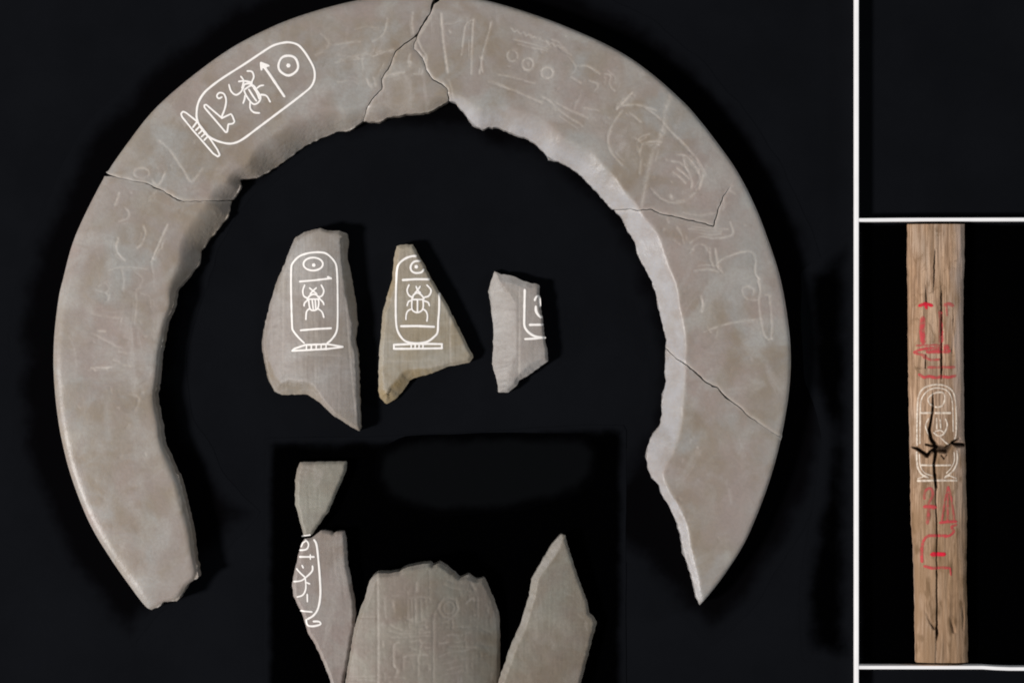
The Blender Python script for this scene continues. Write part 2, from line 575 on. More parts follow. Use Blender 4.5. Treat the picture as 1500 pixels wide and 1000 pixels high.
A = np.radians(np.linspace(134, 406, 90))      # the dark margin follows the ring, open at the foot
halo = [(618 + (606 + 10 * math.sin(a * 3)) * math.cos(a), 524 + (596 + 10 * math.cos(a * 4)) * math.sin(a)) for a in A]
halo += [(612 + (335 + 8 * math.sin(a * 5)) * math.cos(a), 520 + (318 + 8 * math.cos(a * 3)) * math.sin(a)) for a in A[::-1]]
sheet('backing_sheet', halo, 0.4, M['backing'], 42, 'black velvet sheet cut in a wide horseshoe under the alabaster ring', 5)  # dark cutout residue round the ring, built as an added sheet
sheet('backing_sheet', [(389, 641), (520, 640), (700, 632), (858, 622), (917, 622), (917, 1090), (385, 1090)], 0.8, M['backing_deep'], 18, 'black velvet sheet under the vessel shards standing at the foot', 1.0, 8)
sheet('grey_patch', [(552, 660), (590, 640), (700, 634), (860, 633), (877, 660), (872, 700), (850, 725), (760, 748), (640, 755), (570, 735), (548, 700)], 1.2, M['grey_backing'], 22, 'dark grey rounded patch on the black velvet above the shards', 1.5, 9)  # lighter blob of the black backdrop, built as an added patch
sheet('backing_sheet', [(1236, 345), (1252, 335), (1252, 972), (1176, 972), (1172, 860), (1188, 760), (1206, 640), (1178, 560), (1172, 400)], 0.9, M['backing_deep'], 34, 'narrow black velvet sheet with a wavy edge beside the tall white strip', 3.0, 12)  # darker wavy area of the backdrop, built as an added sheet
sheet('backing_sheet', [(1257, 323), (1640, 323), (1640, 977), (1257, 977)], 0.8, M['backing_deep'], 3, 'black velvet sheet under the wooden staff', 0.2, 13)


def strip(name, pts, w, label):
    V, F = [], []
    p = resample(np.array([ground(*q, 21) for q in pts]), 20)
    t = np.gradient(p, axis=0); t /= np.hypot(t[:, 0], t[:, 1])[:, None]
    n = np.stack([-t[:, 1], t[:, 0]], 1)
    prof = [(-0.5, 0.9), (-0.5, 20.4), (-0.4, 21), (0.4, 21), (0.5, 20.4), (0.5, 0.9)]
    for q, m in zip(p, n):
        for a_, z in prof:
            V.append((q[0] + m[0] * a_ * w, q[1] + m[1] * a_ * w, z))
    k = len(prof)
    for i in range(len(p) - 1):
        for j in range(k - 1):
            a0 = i * k + j
            F.append((a0, a0 + 1, a0 + k + 1, a0 + k))
    F.append(tuple(range(k))); e = (len(p) - 1) * k
    F.append(tuple(range(e + k - 1, e - 1, -1)))
    o = link_mesh(name, V, F, M['strip'], smooth_shade=False)
    return tag(o, label, 'divider', 'white divider strips framing the staff')


strip('divider_strip', [(1255.6, -60), (1255.6, 1060)], 4.9, 'tall white divider strip running between ring and wooden staff')
strip('divider_strip', [(1258.3, 322.2), (1330, 321.6), (1560, 321.2)], 5.2, 'white divider strip lying across the top end of the wooden staff')
strip('divider_strip', [(1258.3, 976.9), (1455, 977.0), (1462, 979), (1560, 979)], 5.2, 'white divider strip lying across the foot end of the wooden staff')

# ------------------------------------------------------------------ alabaster ring
outer_pts = [(222, 893), (212, 886), (190, 857), (162, 817), (132, 767), (107, 705), (93, 655), (84, 605), (79, 548), (79.5, 495), (85.5, 440), (92, 410), (107, 355),
             (130, 303), (157, 253), (190, 206), (225, 162), (275, 117), (337, 72), (400, 39), (460, 17), (527, 0), (580, -6), (628, -8), (670, -6), (715, 2), (770, 18), (830, 40),
             (900, 72), (950, 105), (1000, 149), (1025, 177), (1050, 209), (1077, 247), (1100, 290), (1120, 338), (1142, 405), (1154, 472), (1158, 525), (1155, 575), (1147, 625),
             (1138, 665), (1126, 706), (1110, 750), (1090, 795), (1065, 835), (1045, 862), (1025, 886)]
inner_pts = [  # x, y, width of the broken slope, drop of the slope
    (222, 893, 6, 4), (235, 886, 6, 4), (242, 880, 6, 4), (260, 879, 6, 5), (267, 870, 6, 6), (275, 856, 7, 6), (291, 845, 7, 6), (290, 835, 7, 6), (286, 810, 8, 8), (282, 775, 9, 9), (275, 750, 10, 9),
    (272, 732, 11, 9), (265, 705, 10, 9), (250, 672, 9, 8), (239, 647, 8, 8), (236, 620, 7, 7), (229, 590, 7, 7), (228, 579, 7, 7), (232, 560, 7, 7), (234, 532, 7, 7), (235, 518, 7, 7),
    (241, 490, 7, 7), (245, 470, 7, 7), (255, 447, 6, 7), (258, 425, 12, 15), (275, 405, 20, 24), (290, 385, 28, 30), (292, 367, 30, 30), (305, 350, 32, 30), (315, 337, 33, 30), (332, 317, 34, 30), (336, 295, 30, 30),
    (351, 276, 22, 26), (350, 262, 15, 20), (375, 260, 26, 26), (400, 245, 38, 36), (420, 231, 40, 36), (440, 215, 40, 36), (465, 202, 38, 36), (492, 192, 36, 34), (512, 190, 32, 30), (530, 177, 22, 20), (555, 179, 24, 18),
    (567, 172, 24, 16), (592, 168, 24, 14), (627, 165, 26, 13), (645, 155, 18, 13), (657, 147, 12, 12), (667, 151, 14, 12), (680, 165, 20, 13), (692, 182, 26, 14), (707, 190, 32, 15), (716, 186, 32, 15), (732, 187, 34, 16),
    (752, 196, 36, 16), (772, 202, 36, 18), (787, 212, 38, 20), (800, 225, 40, 22), (804, 232, 40, 22), (820, 236, 36, 22), (845, 250, 38, 24), (872, 277, 36, 25), (892, 300, 32, 26), (901, 310, 30, 26), (910, 316, 29, 26),
    (920, 337, 32, 28), (931, 353, 34, 28), (934, 370, 38, 30), (945, 390, 36, 30), (955, 410, 34, 30), (962, 427, 32, 30), (965, 445, 32, 30), (970, 467, 30, 30), (977, 497, 28, 30), (977, 512, 29, 30), (975, 545, 31, 30),
    (977, 557, 29, 30), (972, 580, 31, 30), (970, 595, 31, 30), (971, 607, 29, 29), (967, 625, 30, 29), (957, 637, 36, 30), (950, 652, 38, 30), (947, 670, 36, 30), (950, 687, 28, 28), (956, 701, 16, 20),
    (966, 711, 10, 14), (970, 725, 13, 10), (980, 740, 14, 10), (990, 760, 14, 10), (997, 782, 13, 10), (1001, 807, 13, 9), (1007, 827, 12, 9), (1014, 847, 11, 8), (1019, 872, 9, 7), (1025, 886, 8, 6)]
inner_np = np.array(inner_pts, float)
OUT = smooth(outer_pts, 6)
INN = resample(inner_np, 2.6)
def averaged(p, k):
    q = p.copy()
    ker = np.hanning(2 * k + 3)[1:-1]; ker /= ker.sum()
    for c in range(p.shape[1]):
        e = np.concatenate([2 * p[0, c] - p[k:0:-1, c], p[:, c], 2 * p[-1, c] - p[-2:-k - 2:-1, c]])
        q[:, c] = np.convolve(e, ker, 'valid')
    return q


INS = averaged(INN, 7)
INS[:, 2] *= 1 + 0.14 * fbm(INS[:, 0] / 45, INS[:, 1] / 45, 61)
INN[:, :2] = jitter(INN, 0.9, 40, 6)[:, :2]
INN[0, :2] = (222, 893); INN[-1, :2] = (1025, 886)


def crack(pts):
    p = resample(pts, 3.0)
    p[:, 2] = np.where(p[:, 2] < 3, p[:, 2] * 0.82 * (1 + 0.9 * vnoise(p[:, 0] / 6, p[:, 1] / 6, 19)), p[:, 2])
    q = jitter(p, 0.8, 90, 6); q[0] = p[0]; q[-1] = p[-1]
    t = np.gradient(q[:, :2], axis=0); t /= np.hypot(t[:, 0], t[:, 1])[:, None]
    n = np.stack([-t[:, 1], t[:, 0]], 1)
    return q[:, :2] + n * q[:, 2:3] / 2, q[:, :2] - n * q[:, 2:3] / 2, q


C1a, C1b, C1 = crack([(154.5, 255.5, 6), (160, 258, 3), (170, 260, 1.0), (190, 265, 0.7), (210, 268, 1.1), (230, 276, 1.9), (250, 286, 1.9), (262, 294.5, 1.6), (275, 296, 0.9), (300, 295, 0.8), (320, 294, 1.1), (337, 293, 1.6)])
C2a, C2b, C2 = crack([(641, -8, 12), (640, 0, 9), (635, 6, 4.5), (631, 18, 2.8), (620, 37, 2.8), (612, 52, 2.4), (595, 65, 1.8), (580, 77, 1.8), (576, 87, 1.6), (570, 102, 1.7), (560, 115, 1.6), (560, 132, 1.8), (545, 147, 1.7), (537, 162, 1.2), (531.5, 177, 1.4)])
C3a, C3b, C3 = crack([(612, 53, 1.0), (607, 66, 0.9), (607, 73, 1.0), (620, 87, 1.2), (625, 105, 1.4), (635, 119, 1.7), (647, 125, 1.7), (655, 131, 1.4), (657, 148, 2.0)])
C4a, C4b, C4 = crack([(901, 306.5, 1.0), (922, 306, 1.0), (935, 309, 1.3), (952, 307.5, 1.5), (970, 315, 1.9), (1000, 321, 2.0), (1025, 327, 1.6), (1044, 332, 2.0), (1050, 312, 1.6), (1057, 292, 1.5), (1064, 280, 0.9), (1070, 272, 0.1)])
C5a, C5b, C5 = crack([(976.5, 510.5, 1.3), (992, 526, 1.5), (1007, 536, 1.9), (1025, 552, 2.2), (1035, 561, 2.2), (1050, 567, 2.2), (1062, 582, 2.2), (1082, 595, 2.0), (1097, 610, 1.4), (1112, 620, 0.7), (1132, 635, 0.6), (1144.5, 641, 0.7)])


def part_of(line, p0, p1):
    i = int(np.hypot(line[:, 0] - p0[0], line[:, 1] - p0[1]).argmin())
    j = int(np.hypot(line[:, 0] - p1[0], line[:, 1] - p1[1]).argmin())
    return line[i:j + 1, :2] if i <= j else line[j:i + 1, :2][::-1]


OUTR = resample(OUT, 3.0)
dC3 = int(np.hypot(C2b[:, 0] - C3[0, 0], C2b[:, 1] - C3[0, 1]).argmin())   # junction of the two top cracks
polys = {
    'left': np.vstack([part_of(OUTR, (222, 893), (152, 262)), C1a, part_of(INN, (335, 299), (225, 892))]),
    'upper': np.vstack([part_of(OUTR, (159, 250), (633, -8)), C2a, part_of(INN, (527, 179), (338, 290)), C1b[::-1]]),
    'wedge': np.vstack([C2b[dC3 + 1:], part_of(INN, (536, 178), (654, 149)), C3a[::-1][:-1]]),
    'right': np.vstack([part_of(OUTR, (649, -7), (1146, 636)), C5b[::-1], part_of(INN, (977, 507), (904, 312)), C4a, C4b[::-1][1:], part_of(INN, (899, 305), (662, 149)), C3b[::-1][:-1], C2b[:dC3][::-1]]),
    'lower': np.vstack([part_of(OUTR, (1143, 645), (1025, 886)), part_of(INN, (1024, 884), (976, 515)), C5a]),
}

# incised signs: (points, half width, depth, pale residue)
INC = []


def incise(tr, pts, w=1.5, depth=1.0, pale=0.6, curve=True):
    q = np.array(tr(pts), float)[:, :2]
    INC.append((smooth(q, 4) if curve and len(q) > 2 else q, w, depth, pale))


t6 = Z(420, 0, 4)
for p, w, d, f in [
    ([(903, 90), (915, 240), (930, 350), (942, 430)], 1.9, 1.6, 1.0), ([(1095, 120), (1050, 150), (1035, 230), (1022, 330)], 1.3, 1.1, 0.7), ([(1092, 125), (1084, 250), (1080, 440)], 1.3, 1.1, 0.75),
    ([(1197, 135), (1170, 240), (1145, 330), (1128, 440)], 1.5, 1.2, 0.8), ([(1130, 340), (1140, 400), (1148, 430)], 1.2, 1.0, 0.6), ([(925, 150), (970, 148), (1015, 128)], 1.2, 0.8, 0.4),
    ([(588, 115), (578, 180), (545, 230), (505, 250)], 1.4, 1.1, 0.55), ([(270, 275), (340, 262), (430, 252)], 1.5, 1.0, 0.45), ([(285, 375), (370, 358), (445, 352)], 1.4, 0.9, 0.4), ([(440, 355), (445, 420)], 1.3, 0.9, 0.35),
    ([(500, 340), (560, 318), (628, 300)], 1.5, 1.1, 0.6), ([(738, 80), (735, 150), (745, 215)], 1.6, 1.0, 0.6), ([(845, 110), (815, 160), (780, 215)], 1.4, 0.8, 0.6), ([(770, 245), (790, 295), (820, 340), (812, 395)], 1.5, 1.1, 0.65),
    ([(722, 325), (713, 360), (720, 395)], 1.6, 1.1, 0.7), ([(560, 470), (610, 442), (690, 430)], 1.4, 0.9, 0.6), ([(745, 440), (790, 440), (800, 405)], 1.4, 0.9, 0.65), ([(470, 470), (480, 500), (500, 520)], 1.6, 0.9, 0.6), ([(510, 465), (520, 510)], 1.5, 0.9, 0.6),
    ([(200, 210), (250, 260), (210, 310), (170, 330)], 2.2, 0.8, 0.3), ([(300, 490), (380, 480), (420, 500)], 1.5, 0.7, 0.35), ([(620, 350), (590, 410), (555, 460)], 1.4, 0.9, 0.5), ([(300, 330), (380, 340), (470, 315)], 1.4, 0.7, 0.3),
    ([(400, 180), (470, 165), (540, 172)], 1.2, 0.7, 0.3), ([(950, 480), (965, 530), (975, 580)], 1.6, 0.8, 0.6)]:
    incise(t6, p, w, d, f)
t7 = Z(700, 0, 4)
zz = [(195 + i * 17, 172 + i * 6.2 + (16 if i % 2 else 0)) for i in range(20)]
incise(t7, zz, 1.0, 0.9, 0.75, False)
for p, w, d, f in [
    ([(205, 238), (300, 262), (410, 295)], 1.2, 0.9, 0.45), ([(230, 265), (330, 292), (400, 300)], 1.1, 0.8, 0.4), ([(470, 280), (500, 310), (540, 330)], 1.6, 0.9, 0.4),
    (circle(200, 335, 30, 32, 14, 60, 380), 1.4, 1.2, 0.6), (circle(290, 382, 32, 34, 16), 1.5, 1.2, 0.7), (circle(402, 435, 34, 32, 16), 1.5, 1.3, 0.75), ([(290, 378), (296, 396)], 1.4, 1.0, 0.5),
    ([(120, 448), (190, 458), (330, 497)], 1.3, 1.0, 0.5), ([(65, 488), (200, 535), (370, 610)], 1.6, 1.2, 0.65), ([(375, 575), (430, 610), (440, 640)], 1.8, 0.8, 0.5), ([(450, 605), (530, 650), (640, 700)], 1.5, 0.9, 0.5), ([(470, 650), (540, 700), (610, 745)], 1.5, 0.9, 0.45),
    ([(585, 395), (640, 395), (710, 440)], 1.7, 1.0, 0.5), ([(545, 460), (600, 495)], 1.6, 0.9, 0.45), ([(740, 440), (775, 450), (765, 500), (800, 540)], 1.6, 1.0, 0.5), ([(760, 420), (800, 460), (790, 500)], 1.2, 0.8, 0.4),
    ([(600, 560), (570, 610), (560, 640)], 1.5, 0.8, 0.35), ([(620, 640), (690, 650), (710, 660)], 1.6, 0.9, 0.55), ([(650, 480), (700, 500), (680, 540)], 1.4, 0.8, 0.35), ([(520, 330), (570, 400), (550, 440)], 1.5, 0.7, 0.35), ([(430, 240), (470, 255), (500, 300)], 1.5, 0.9, 0.45)]:
    incise(t7, p, w, d, f)
t8 = Z(850, 120, 4)
for p, w, d, f in [
    ([(300, 70), (250, 125), (210, 165)], 1.7, 1.2, 0.75), ([(205, 165), (222, 150), (300, 140), (370, 150), (440, 175)], 1.7, 1.2, 0.6), ([(240, 175), (200, 230), (165, 300), (160, 370), (185, 430), (240, 490)], 1.8, 1.2, 0.5),
    ([(370, 155), (450, 210), (520, 290), (600, 370), (660, 440), (705, 510), (712, 560), (690, 630)], 1.6, 1.2, 0.6), ([(690, 540), (695, 600), (660, 660), (600, 705), (520, 710), (455, 680), (410, 630)], 1.7, 1.1, 0.45),
    ([(515, 95), (490, 180), (482, 270), (470, 320)], 4.0, 0.8, 0.55), ([(460, 330), (420, 420), (395, 520), (370, 640), (350, 740)], 3.2, 0.7, 0.4), ([(360, 368), (410, 355), (470, 357)], 1.8, 1.2, 0.8),
    ([(400, 310), (350, 330), (330, 360), (380, 330)], 1.5, 1.0, 0.5), ([(310, 330), (355, 370), (340, 420)], 1.5, 1.0, 0.45), ([(330, 400), (350, 460), (345, 540)], 2.0, 0.9, 0.4),
    ([(560, 430), (610, 440), (660, 490), (680, 540)], 1.5, 1.1, 0.6), ([(530, 470), (580, 480), (620, 520), (650, 590), (645, 620)], 1.6, 1.2, 0.75), ([(560, 510), (600, 540), (630, 570)], 1.5, 1.1, 0.8), ([(600, 455), (610, 500), (620, 530)], 1.6, 1.0, 0.7),
    ([(640, 440), (685, 490), (690, 540)], 1.3, 1.0, 0.55), ([(290, 190), (320, 215), (350, 240)], 1.7, 0.9, 0.5), ([(430, 650), (470, 690), (500, 700)], 1.5, 0.8, 0.4), ([(525, 670), (535, 685)], 2.4, 0.8, 0.8), ([(600, 770), (700, 790), (790, 770)], 1.3, 0.8, 0.35),
    ([(560, 340), (620, 400), (660, 430)], 1.2, 0.8, 0.4), ([(820, 690), (840, 720), (830, 750)], 1.5, 0.7, 0.4), ([(870, 640), (900, 660)], 1.8, 0.7, 0.4)]:
    incise(t8, p, w, d, f)
t9 = Z(850, 250, 4)
for p, w, d, f in [
    ([(500, 275), (515, 310)], 1.4, 0.8, 0.5), ([(560, 340), (590, 380), (600, 425)], 1.6, 1.0, 0.45), ([(640, 425), (700, 390), (780, 400), (885, 378), (872, 305)], 1.5, 1.1, 0.6), ([(700, 370), (760, 380), (820, 372)], 1.3, 0.8, 0.4), ([(650, 330), (740, 340), (860, 345)], 1.4, 0.9, 0.45),
    ([(640, 480), (670, 440), (720, 440), (750, 490)], 1.5, 1.0, 0.4), ([(755, 460), (755, 520), (770, 550)], 1.5, 1.1, 0.6), ([(785, 460), (792, 510), (795, 560), (825, 595)], 1.5, 1.2, 0.65), ([(665, 590), (740, 580), (810, 595)], 1.6, 1.1, 0.6), ([(690, 560), (750, 555), (800, 565)], 1.4, 0.9, 0.45),
    ([(795, 545), (850, 510), (930, 482), (995, 480), (1020, 530), (1018, 600), (1045, 640)], 1.6, 1.3, 0.7), ([(985, 680), (945, 690), (950, 735), (985, 760), (1035, 758)], 1.6, 1.2, 0.6), ([(980, 690), (1010, 700), (1005, 730)], 1.3, 1.0, 0.45),
    ([(1030, 640), (1045, 700), (1040, 770), (1050, 870), (1070, 960), (1095, 992)], 1.5, 1.1, 0.6), ([(1100, 740), (1112, 860), (1108, 985)], 1.6, 1.1, 0.55), ([(1090, 992), (1118, 985)], 1.5, 1.0, 0.6), ([(1080, 730), (1110, 735)], 1.4, 0.9, 0.45),
    ([(700, 735), (712, 780), (706, 825)], 1.8, 1.2, 0.85), ([(720, 945), (800, 915), (920, 885), (1055, 872)], 1.7, 1.0, 0.6), ([(740, 920), (760, 950)], 1.5, 0.8, 0.45), ([(800, 935), (790, 980)], 1.4, 0.6, 0.3)]:
    incise(t9, p, w, d, f)
t2 = Z(50, 200, 4)
for p, w, d, f in [
    ([(502, 335), (490, 370), (473, 402)], 1.5, 1.4, 0.95), ([(535, 420), (560, 450), (545, 485), (505, 500)], 1.6, 0.9, 0.4), ([(645, 530), (655, 570), (635, 625), (610, 655)], 1.7, 1.2, 0.6), ([(497, 600), (485, 640), (492, 685), (535, 728)], 1.6, 1.4, 0.85),
    ([(785, 520), (740, 620), (688, 738)], 1.5, 1.5, 0.75), ([(765, 610), (750, 660)], 1.4, 1.0, 0.5), (circle(632, 220, 46, 30, 16), 1.7, 1.0, 0.5), ([(690, 260), (730, 290), (765, 225)], 1.9, 1.1, 0.6), ([(735, 30), (800, 90), (870, 190), (925, 270), (985, 195)], 2.0, 0.9, 0.5),
    ([(680, 360), (720, 320), (705, 340)], 1.8, 0.9, 0.5), ([(440, 790), (500, 770), (580, 770), (660, 780)], 1.5, 0.8, 0.3), ([(520, 790), (530, 850), (520, 900)], 1.6, 0.8, 0.3), ([(600, 800), (640, 840), (600, 900)], 1.5, 0.8, 0.25), ([(690, 740), (700, 800)], 1.4, 0.8, 0.3),
    ([(380, 880), (420, 860), (440, 900), (400, 930)], 1.6, 0.8, 0.25), ([(680, 380), (700, 355)], 1.4, 0.8, 0.4)]:
    incise(t2, p, w, d, f)
t3 = Z(50, 420, 4)
for p, w, d, f in [
    ([(340, 475), (400, 474), (460, 472)], 1.4, 1.0, 0.75), ([(380, 260), (420, 262)], 1.7, 0.9, 0.55), ([(350, 280), (430, 320), (500, 360)], 1.6, 0.8, 0.3), ([(470, 430), (500, 440)], 1.8, 0.8, 0.5), ([(530, 460), (570, 465)], 1.8, 0.8, 0.4), ([(600, 20), (602, 120), (590, 220)], 1.3, 0.8, 0.25),
    ([(455, 590), (460, 620)], 1.6, 0.7, 0.4), ([(630, 40), (680, 60), (690, 120)], 1.4, 0.7, 0.25), ([(380, 30), (440, 50), (430, 90)], 1.5, 0.7, 0.25), ([(500, 380), (540, 390)], 1.6, 0.7, 0.35), ([(340, 160), (440, 180), (520, 185)], 1.5, 0.6, 0.25), ([(560, 630), (620, 650), (600, 720)], 1.8, 0.6, 0.2)]:
    incise(t3, p, w, d, f)

for ln, w, dep, pl in list(INC):        # stray chisel slips and scratches beside the signs
    for _ in range(2):
        if len(ln) < 4 or random.random() < 0.35: continue
        i = random.randint(0, len(ln) - 3); j = min(len(ln), i + random.randint(3, 9))
        q = ln[i:j] + np.array([random.gauss(0, 3.2), random.gauss(0, 3.2)])
        q = (q - q.mean(0)) * random.uniform(0.5, 1.3) + q.mean(0)
        INC.append((q, random.uniform(0.8, 1.6), dep * 0.7, pl * random.uniform(0.4, 0.95)))
for _ in range(70):                      # small pits
    a = math.radians(random.uniform(140, 400)); rr = random.uniform(400, 520)
    c0 = np.array([618 + rr * math.cos(a), 525 + rr * math.sin(a)])
    INC.append((np.array([c0, c0 + (random.uniform(-3, 3), random.uniform(-3, 3))]), random.uniform(1.2, 2.4), random.uniform(0.6, 1.2), random.uniform(0.0, 0.4)))


def H_ring(P):
    P = np.asarray(P, float)
    do, _ = seg_dist(P, OUT)
    di, ex = seg_dist(P, INS)
    z = np.full(len(P), 42.0)
    z += 1.6 * fbm(P[:, 0] / 70, P[:, 1] / 70, 5) + 0.25 * fbm(P[:, 0] / 12, P[:, 1] / 12, 9)
    ea = np.clip((P[:, 0] - 500) / 300, 0, 1)          # the rim is crisper on the side of the carved cartouche
    r = 16.0 - 8.0 * ea
    k = np.clip(1 - do / r, 0, 1)
    z -= (6.5 - 1.5 * ea) * (1 - np.sqrt(np.clip(1 - k * k, 0, 1)))
    k = np.clip(1 - do / 60, 0, 1)
    z -= (4.5 - 1.5 * ea) * k * k
    rim_glow = (0.12 + 0.14 * ea) * np.clip(1 - do / 48, 0, 1) ** 1.5 * np.clip(0.75 + 1.6 * fbm(P[:, 0] / 55, P[:, 1] / 55, 77), 0, 1)  # paler outer edge stands in for light glowing through it
    w = np.maximum(ex[:, 0], 2); dr = ex[:, 1]
    t = np.clip(1 - di / w, 0, 1)
    east = np.clip((P[:, 0] - 860) / 60, 0, 1)
    soft = np.where(t < 0.12, t * t / 0.24, t - 0.06) / 0.94
    z -= dr * (east * soft + (1 - east) * t ** 1.45)
    brk = np.clip(t * (1.5 + 3.5 * east), 0, 1)
    z += brk * ((0.9 + 0.8 * east) * fbm(P[:, 0] / 16, P[:, 1] / 16, 21, 4)) * np.clip(w / 20, 0.3, 1)
    pale = np.zeros(len(P))
    for ln, hw, dep, pl in INC:
        x0, y0 = ln.min(0) - 6; x1, y1 = ln.max(0) + 6
        s = np.where((P[:, 0] > x0) & (P[:, 0] < x1) & (P[:, 1] > y0) & (P[:, 1] < y1))[0]
        if not len(s): continue
        d, _ = seg_dist(P[s], ln)
        g = np.exp(-(d / hw) ** 2)
        z[s] -= dep * 0.5 * g
        pale[s] = np.maximum(pale[s], pl * g * 0.75)
    for C, a in ((C1, 1.0), (C2, 1.6), (C3, 1.5), (C4, 0.9), (C5, 0.9)):
        x0, y0 = C[:, :2].min(0) - 6; x1, y1 = C[:, :2].max(0) + 6
        s = np.where((P[:, 0] > x0) & (P[:, 0] < x1) & (P[:, 1] > y0) & (P[:, 1] < y1))[0]
        if not len(s): continue
        d, _ = seg_dist(P[s], C)
        z[s] -= a * np.exp(-(d / 2.4) ** 2)
        pale[s] = np.maximum(pale[s], 0.35 * np.exp(-(d / 3.0) ** 2))
    return z, {'pale': np.clip(pale, 0, 1), 'brk': brk, 'rim_glow': rim_glow}


t5 = Z(240, 40, 5)
ring_cart = {
    'cartouche_outline': [(smooth(t5([(860, 125), (920, 118), (985, 135), (1030, 180), (1070, 240), (1105, 310), (1110, 380), (1085, 440), (1030, 490), (940, 560), (820, 650), (700, 740), (600, 815), (540, 848), (480, 857), (400, 838), (330, 800), (280, 740), (255, 690), (248, 640), (260, 560), (300, 490), (360, 435), (450, 370), (600, 275), (720, 195), (800, 145), (860, 125)]), 4), 3.3)],
    'sun_disc_sign': [(t5(circle(918, 287, 72, 72, 30, wob=0.02)), 3.6), (t5(circle(918, 288, 9, 9, 10)), 3.6)],
    'arrow_sign': [(t5([(888, 512), (840, 440), (780, 350), (735, 288)]), 4.2), (t5([(718, 268), (722, 318)]), 3.4), (t5([(718, 268), (774, 290)]), 3.4), (t5([(730, 300), (760, 292)]), 4.0)],
    'scarab_sign': [smooth(t5(p), 4) for p in ([(485, 428), (500, 475), (535, 502), (570, 482), (588, 450)], [(572, 368), (592, 400), (580, 452)], [(618, 328), (652, 332), (666, 370), (650, 410), (656, 440)], [(556, 404), (600, 400), (652, 412)],
                    [(595, 470), (610, 505), (640, 548), (668, 570), (700, 556), (716, 520), (690, 470), (655, 430), (600, 462)], [(630, 462), (660, 510), (685, 545)], [(665, 450), (690, 490), (706, 530)], [(602, 508), (598, 535), (588, 562)], [(690, 452), (712, 436), (736, 432)],
                    [(718, 500), (758, 508), (785, 552)], [(640, 555), (640, 600), (665, 628), (706, 634)], [(588, 455), (600, 425), (640, 420), (656, 438)])],
    'adze_sign': [smooth(t5([(430, 665), (455, 600), (464, 540), (448, 495), (415, 486), (396, 508), (410, 528), (432, 518)]), 4), t5([(430, 668), (318, 572), (304, 578), (306, 594), (380, 680), (462, 776), (472, 772), (480, 716), (512, 712), (526, 698), (512, 660), (500, 640), (432, 672)])],
    'cartouche_base': [t5([(135, 640), (148, 622), (172, 632), (248, 692), (332, 800), (400, 900), (418, 940), (404, 952), (370, 930), (290, 838), (220, 758), (142, 662), (135, 640)]), t5([(222, 738), (248, 704)]), t5([(243, 760), (268, 735)]), t5([(264, 785), (288, 762)]), t5([(284, 808), (308, 786)]), t5([(304, 832), (330, 806)])],
}
ring = empty('alabaster_ring', 618, 520)
tag(ring, 'large broken alabaster ring reassembled from fragments, carved with faint hieroglyphs', 'stone ring')
inc_lines = [l for l, *_ in INC]
cart_lines = [np.asarray(s[0] if isinstance(s, tuple) else s, float)[:, :2] for v in ring_cart.values() for s in v]
ring_labels = {'left': 'long left limb fragment with a chipped foot', 'upper': 'upper fragment bearing the white drawn cartouche', 'wedge': 'small wedge fragment between two cracks',
               'right': 'widest fragment with the faint carved cartouche', 'lower': 'pointed lower fragment with a bright bulging break'}
for k, pl in polys.items():
    o = slab('ring_fragment', pl, H_ring, M['ring_lit' if k in ('right', 'lower') else 'ring'], ring, pitch=3.2, fine=inc_lines + (cart_lines if k == 'upper' else []) + [INN[::2]], fine_h=1.5, fine_r=3.2, seed=3)
    o['label'] = ring_labels[k]
    if k == 'upper':
        for nm, st in ring_cart.items():
            ribbons(nm, st, H_ring, M['white_ink'], o, 2.9, 0.8)


# ------------------------------------------------------------------ small shards
def shard(name, pts, T, mat, x, y, label, cat='stone shard', convex=None, tilt=(0, 0), grooves=(), jit=0.6, seed=1, smoothed=1, pale_d=0.0, group=None, base=1.4, ribs=()):
    """pts: x, y, slope width, slope drop"""
    p = np.array([q if len(q) == 4 else (*q, 4.0, 4.0) for q in pts], float)
    lp = np.vstack([p, p[:1]])
    lp = resample(lp, 1.9)[:-1]
    lp[:, :2] = jitter(lp, jit, seed, 5)[:, :2]
    loop = np.vstack([lp, lp[:1]])
    ctr = p[:, :2].mean(0)

    def H(P):
        P = np.asarray(P, float)
        d, ex = seg_dist(P, loop)
        z = np.full(len(P), float(T))
        if convex:
            cx, hw, amp = convex
            z -= amp * np.clip((P[:, 0] - cx) / hw, -1.4, 1.4) ** 2
        z += tilt[0] * (P[:, 0] - ctr[0]) + tilt[1] * (P[:, 1] - ctr[1])
        z += 0.7 * fbm(P[:, 0] / 30, P[:, 1] / 30, seed + 4) + 0.18 * fbm(P[:, 0] / 5, P[:, 1] / 5, seed + 8)
        z += 0.22 * vnoise(P[:, 0] / 1.9, P[:, 1] / 60, seed + 3)
        w = np.maximum(ex[:, 0], 1.5)
        t = np.clip(1 - d / w, 0, 1)
        z -= ex[:, 1] * np.where(t < 0.15, t * t / 0.3, t - 0.075) / 0.925
        brk = np.clip(t * np.where(w > 25, 1.3, 4), 0, 1) * np.clip((w - 5) / 6, 0.1, 1)
        z += brk * (1.3 if w.max() < 30 else 0.45) * fbm(P[:, 0] / 9, P[:, 1] / 9, seed + 6, 4)
        pale = np.zeros(len(P)) + pale_d
        for ln, hw, dep, pl in grooves:
            g = np.exp(-(seg_dist(P, ln)[0] / hw) ** 2)
            z -= dep * 0.6 * g * (1 - brk)
            pale = np.maximum(pale, pl * g * 0.85)
        return np.maximum(z, base + 1.5), {'pale': np.clip(pale, 0, 1), 'brk': brk}

    root = empty(name, x, y)
    tag(root, label, cat, group)
    body = slab('stone_body', lp, H, mat, root, pitch=1.9, base=base, wall_j=0.7, seed=seed)
    return root, body, H


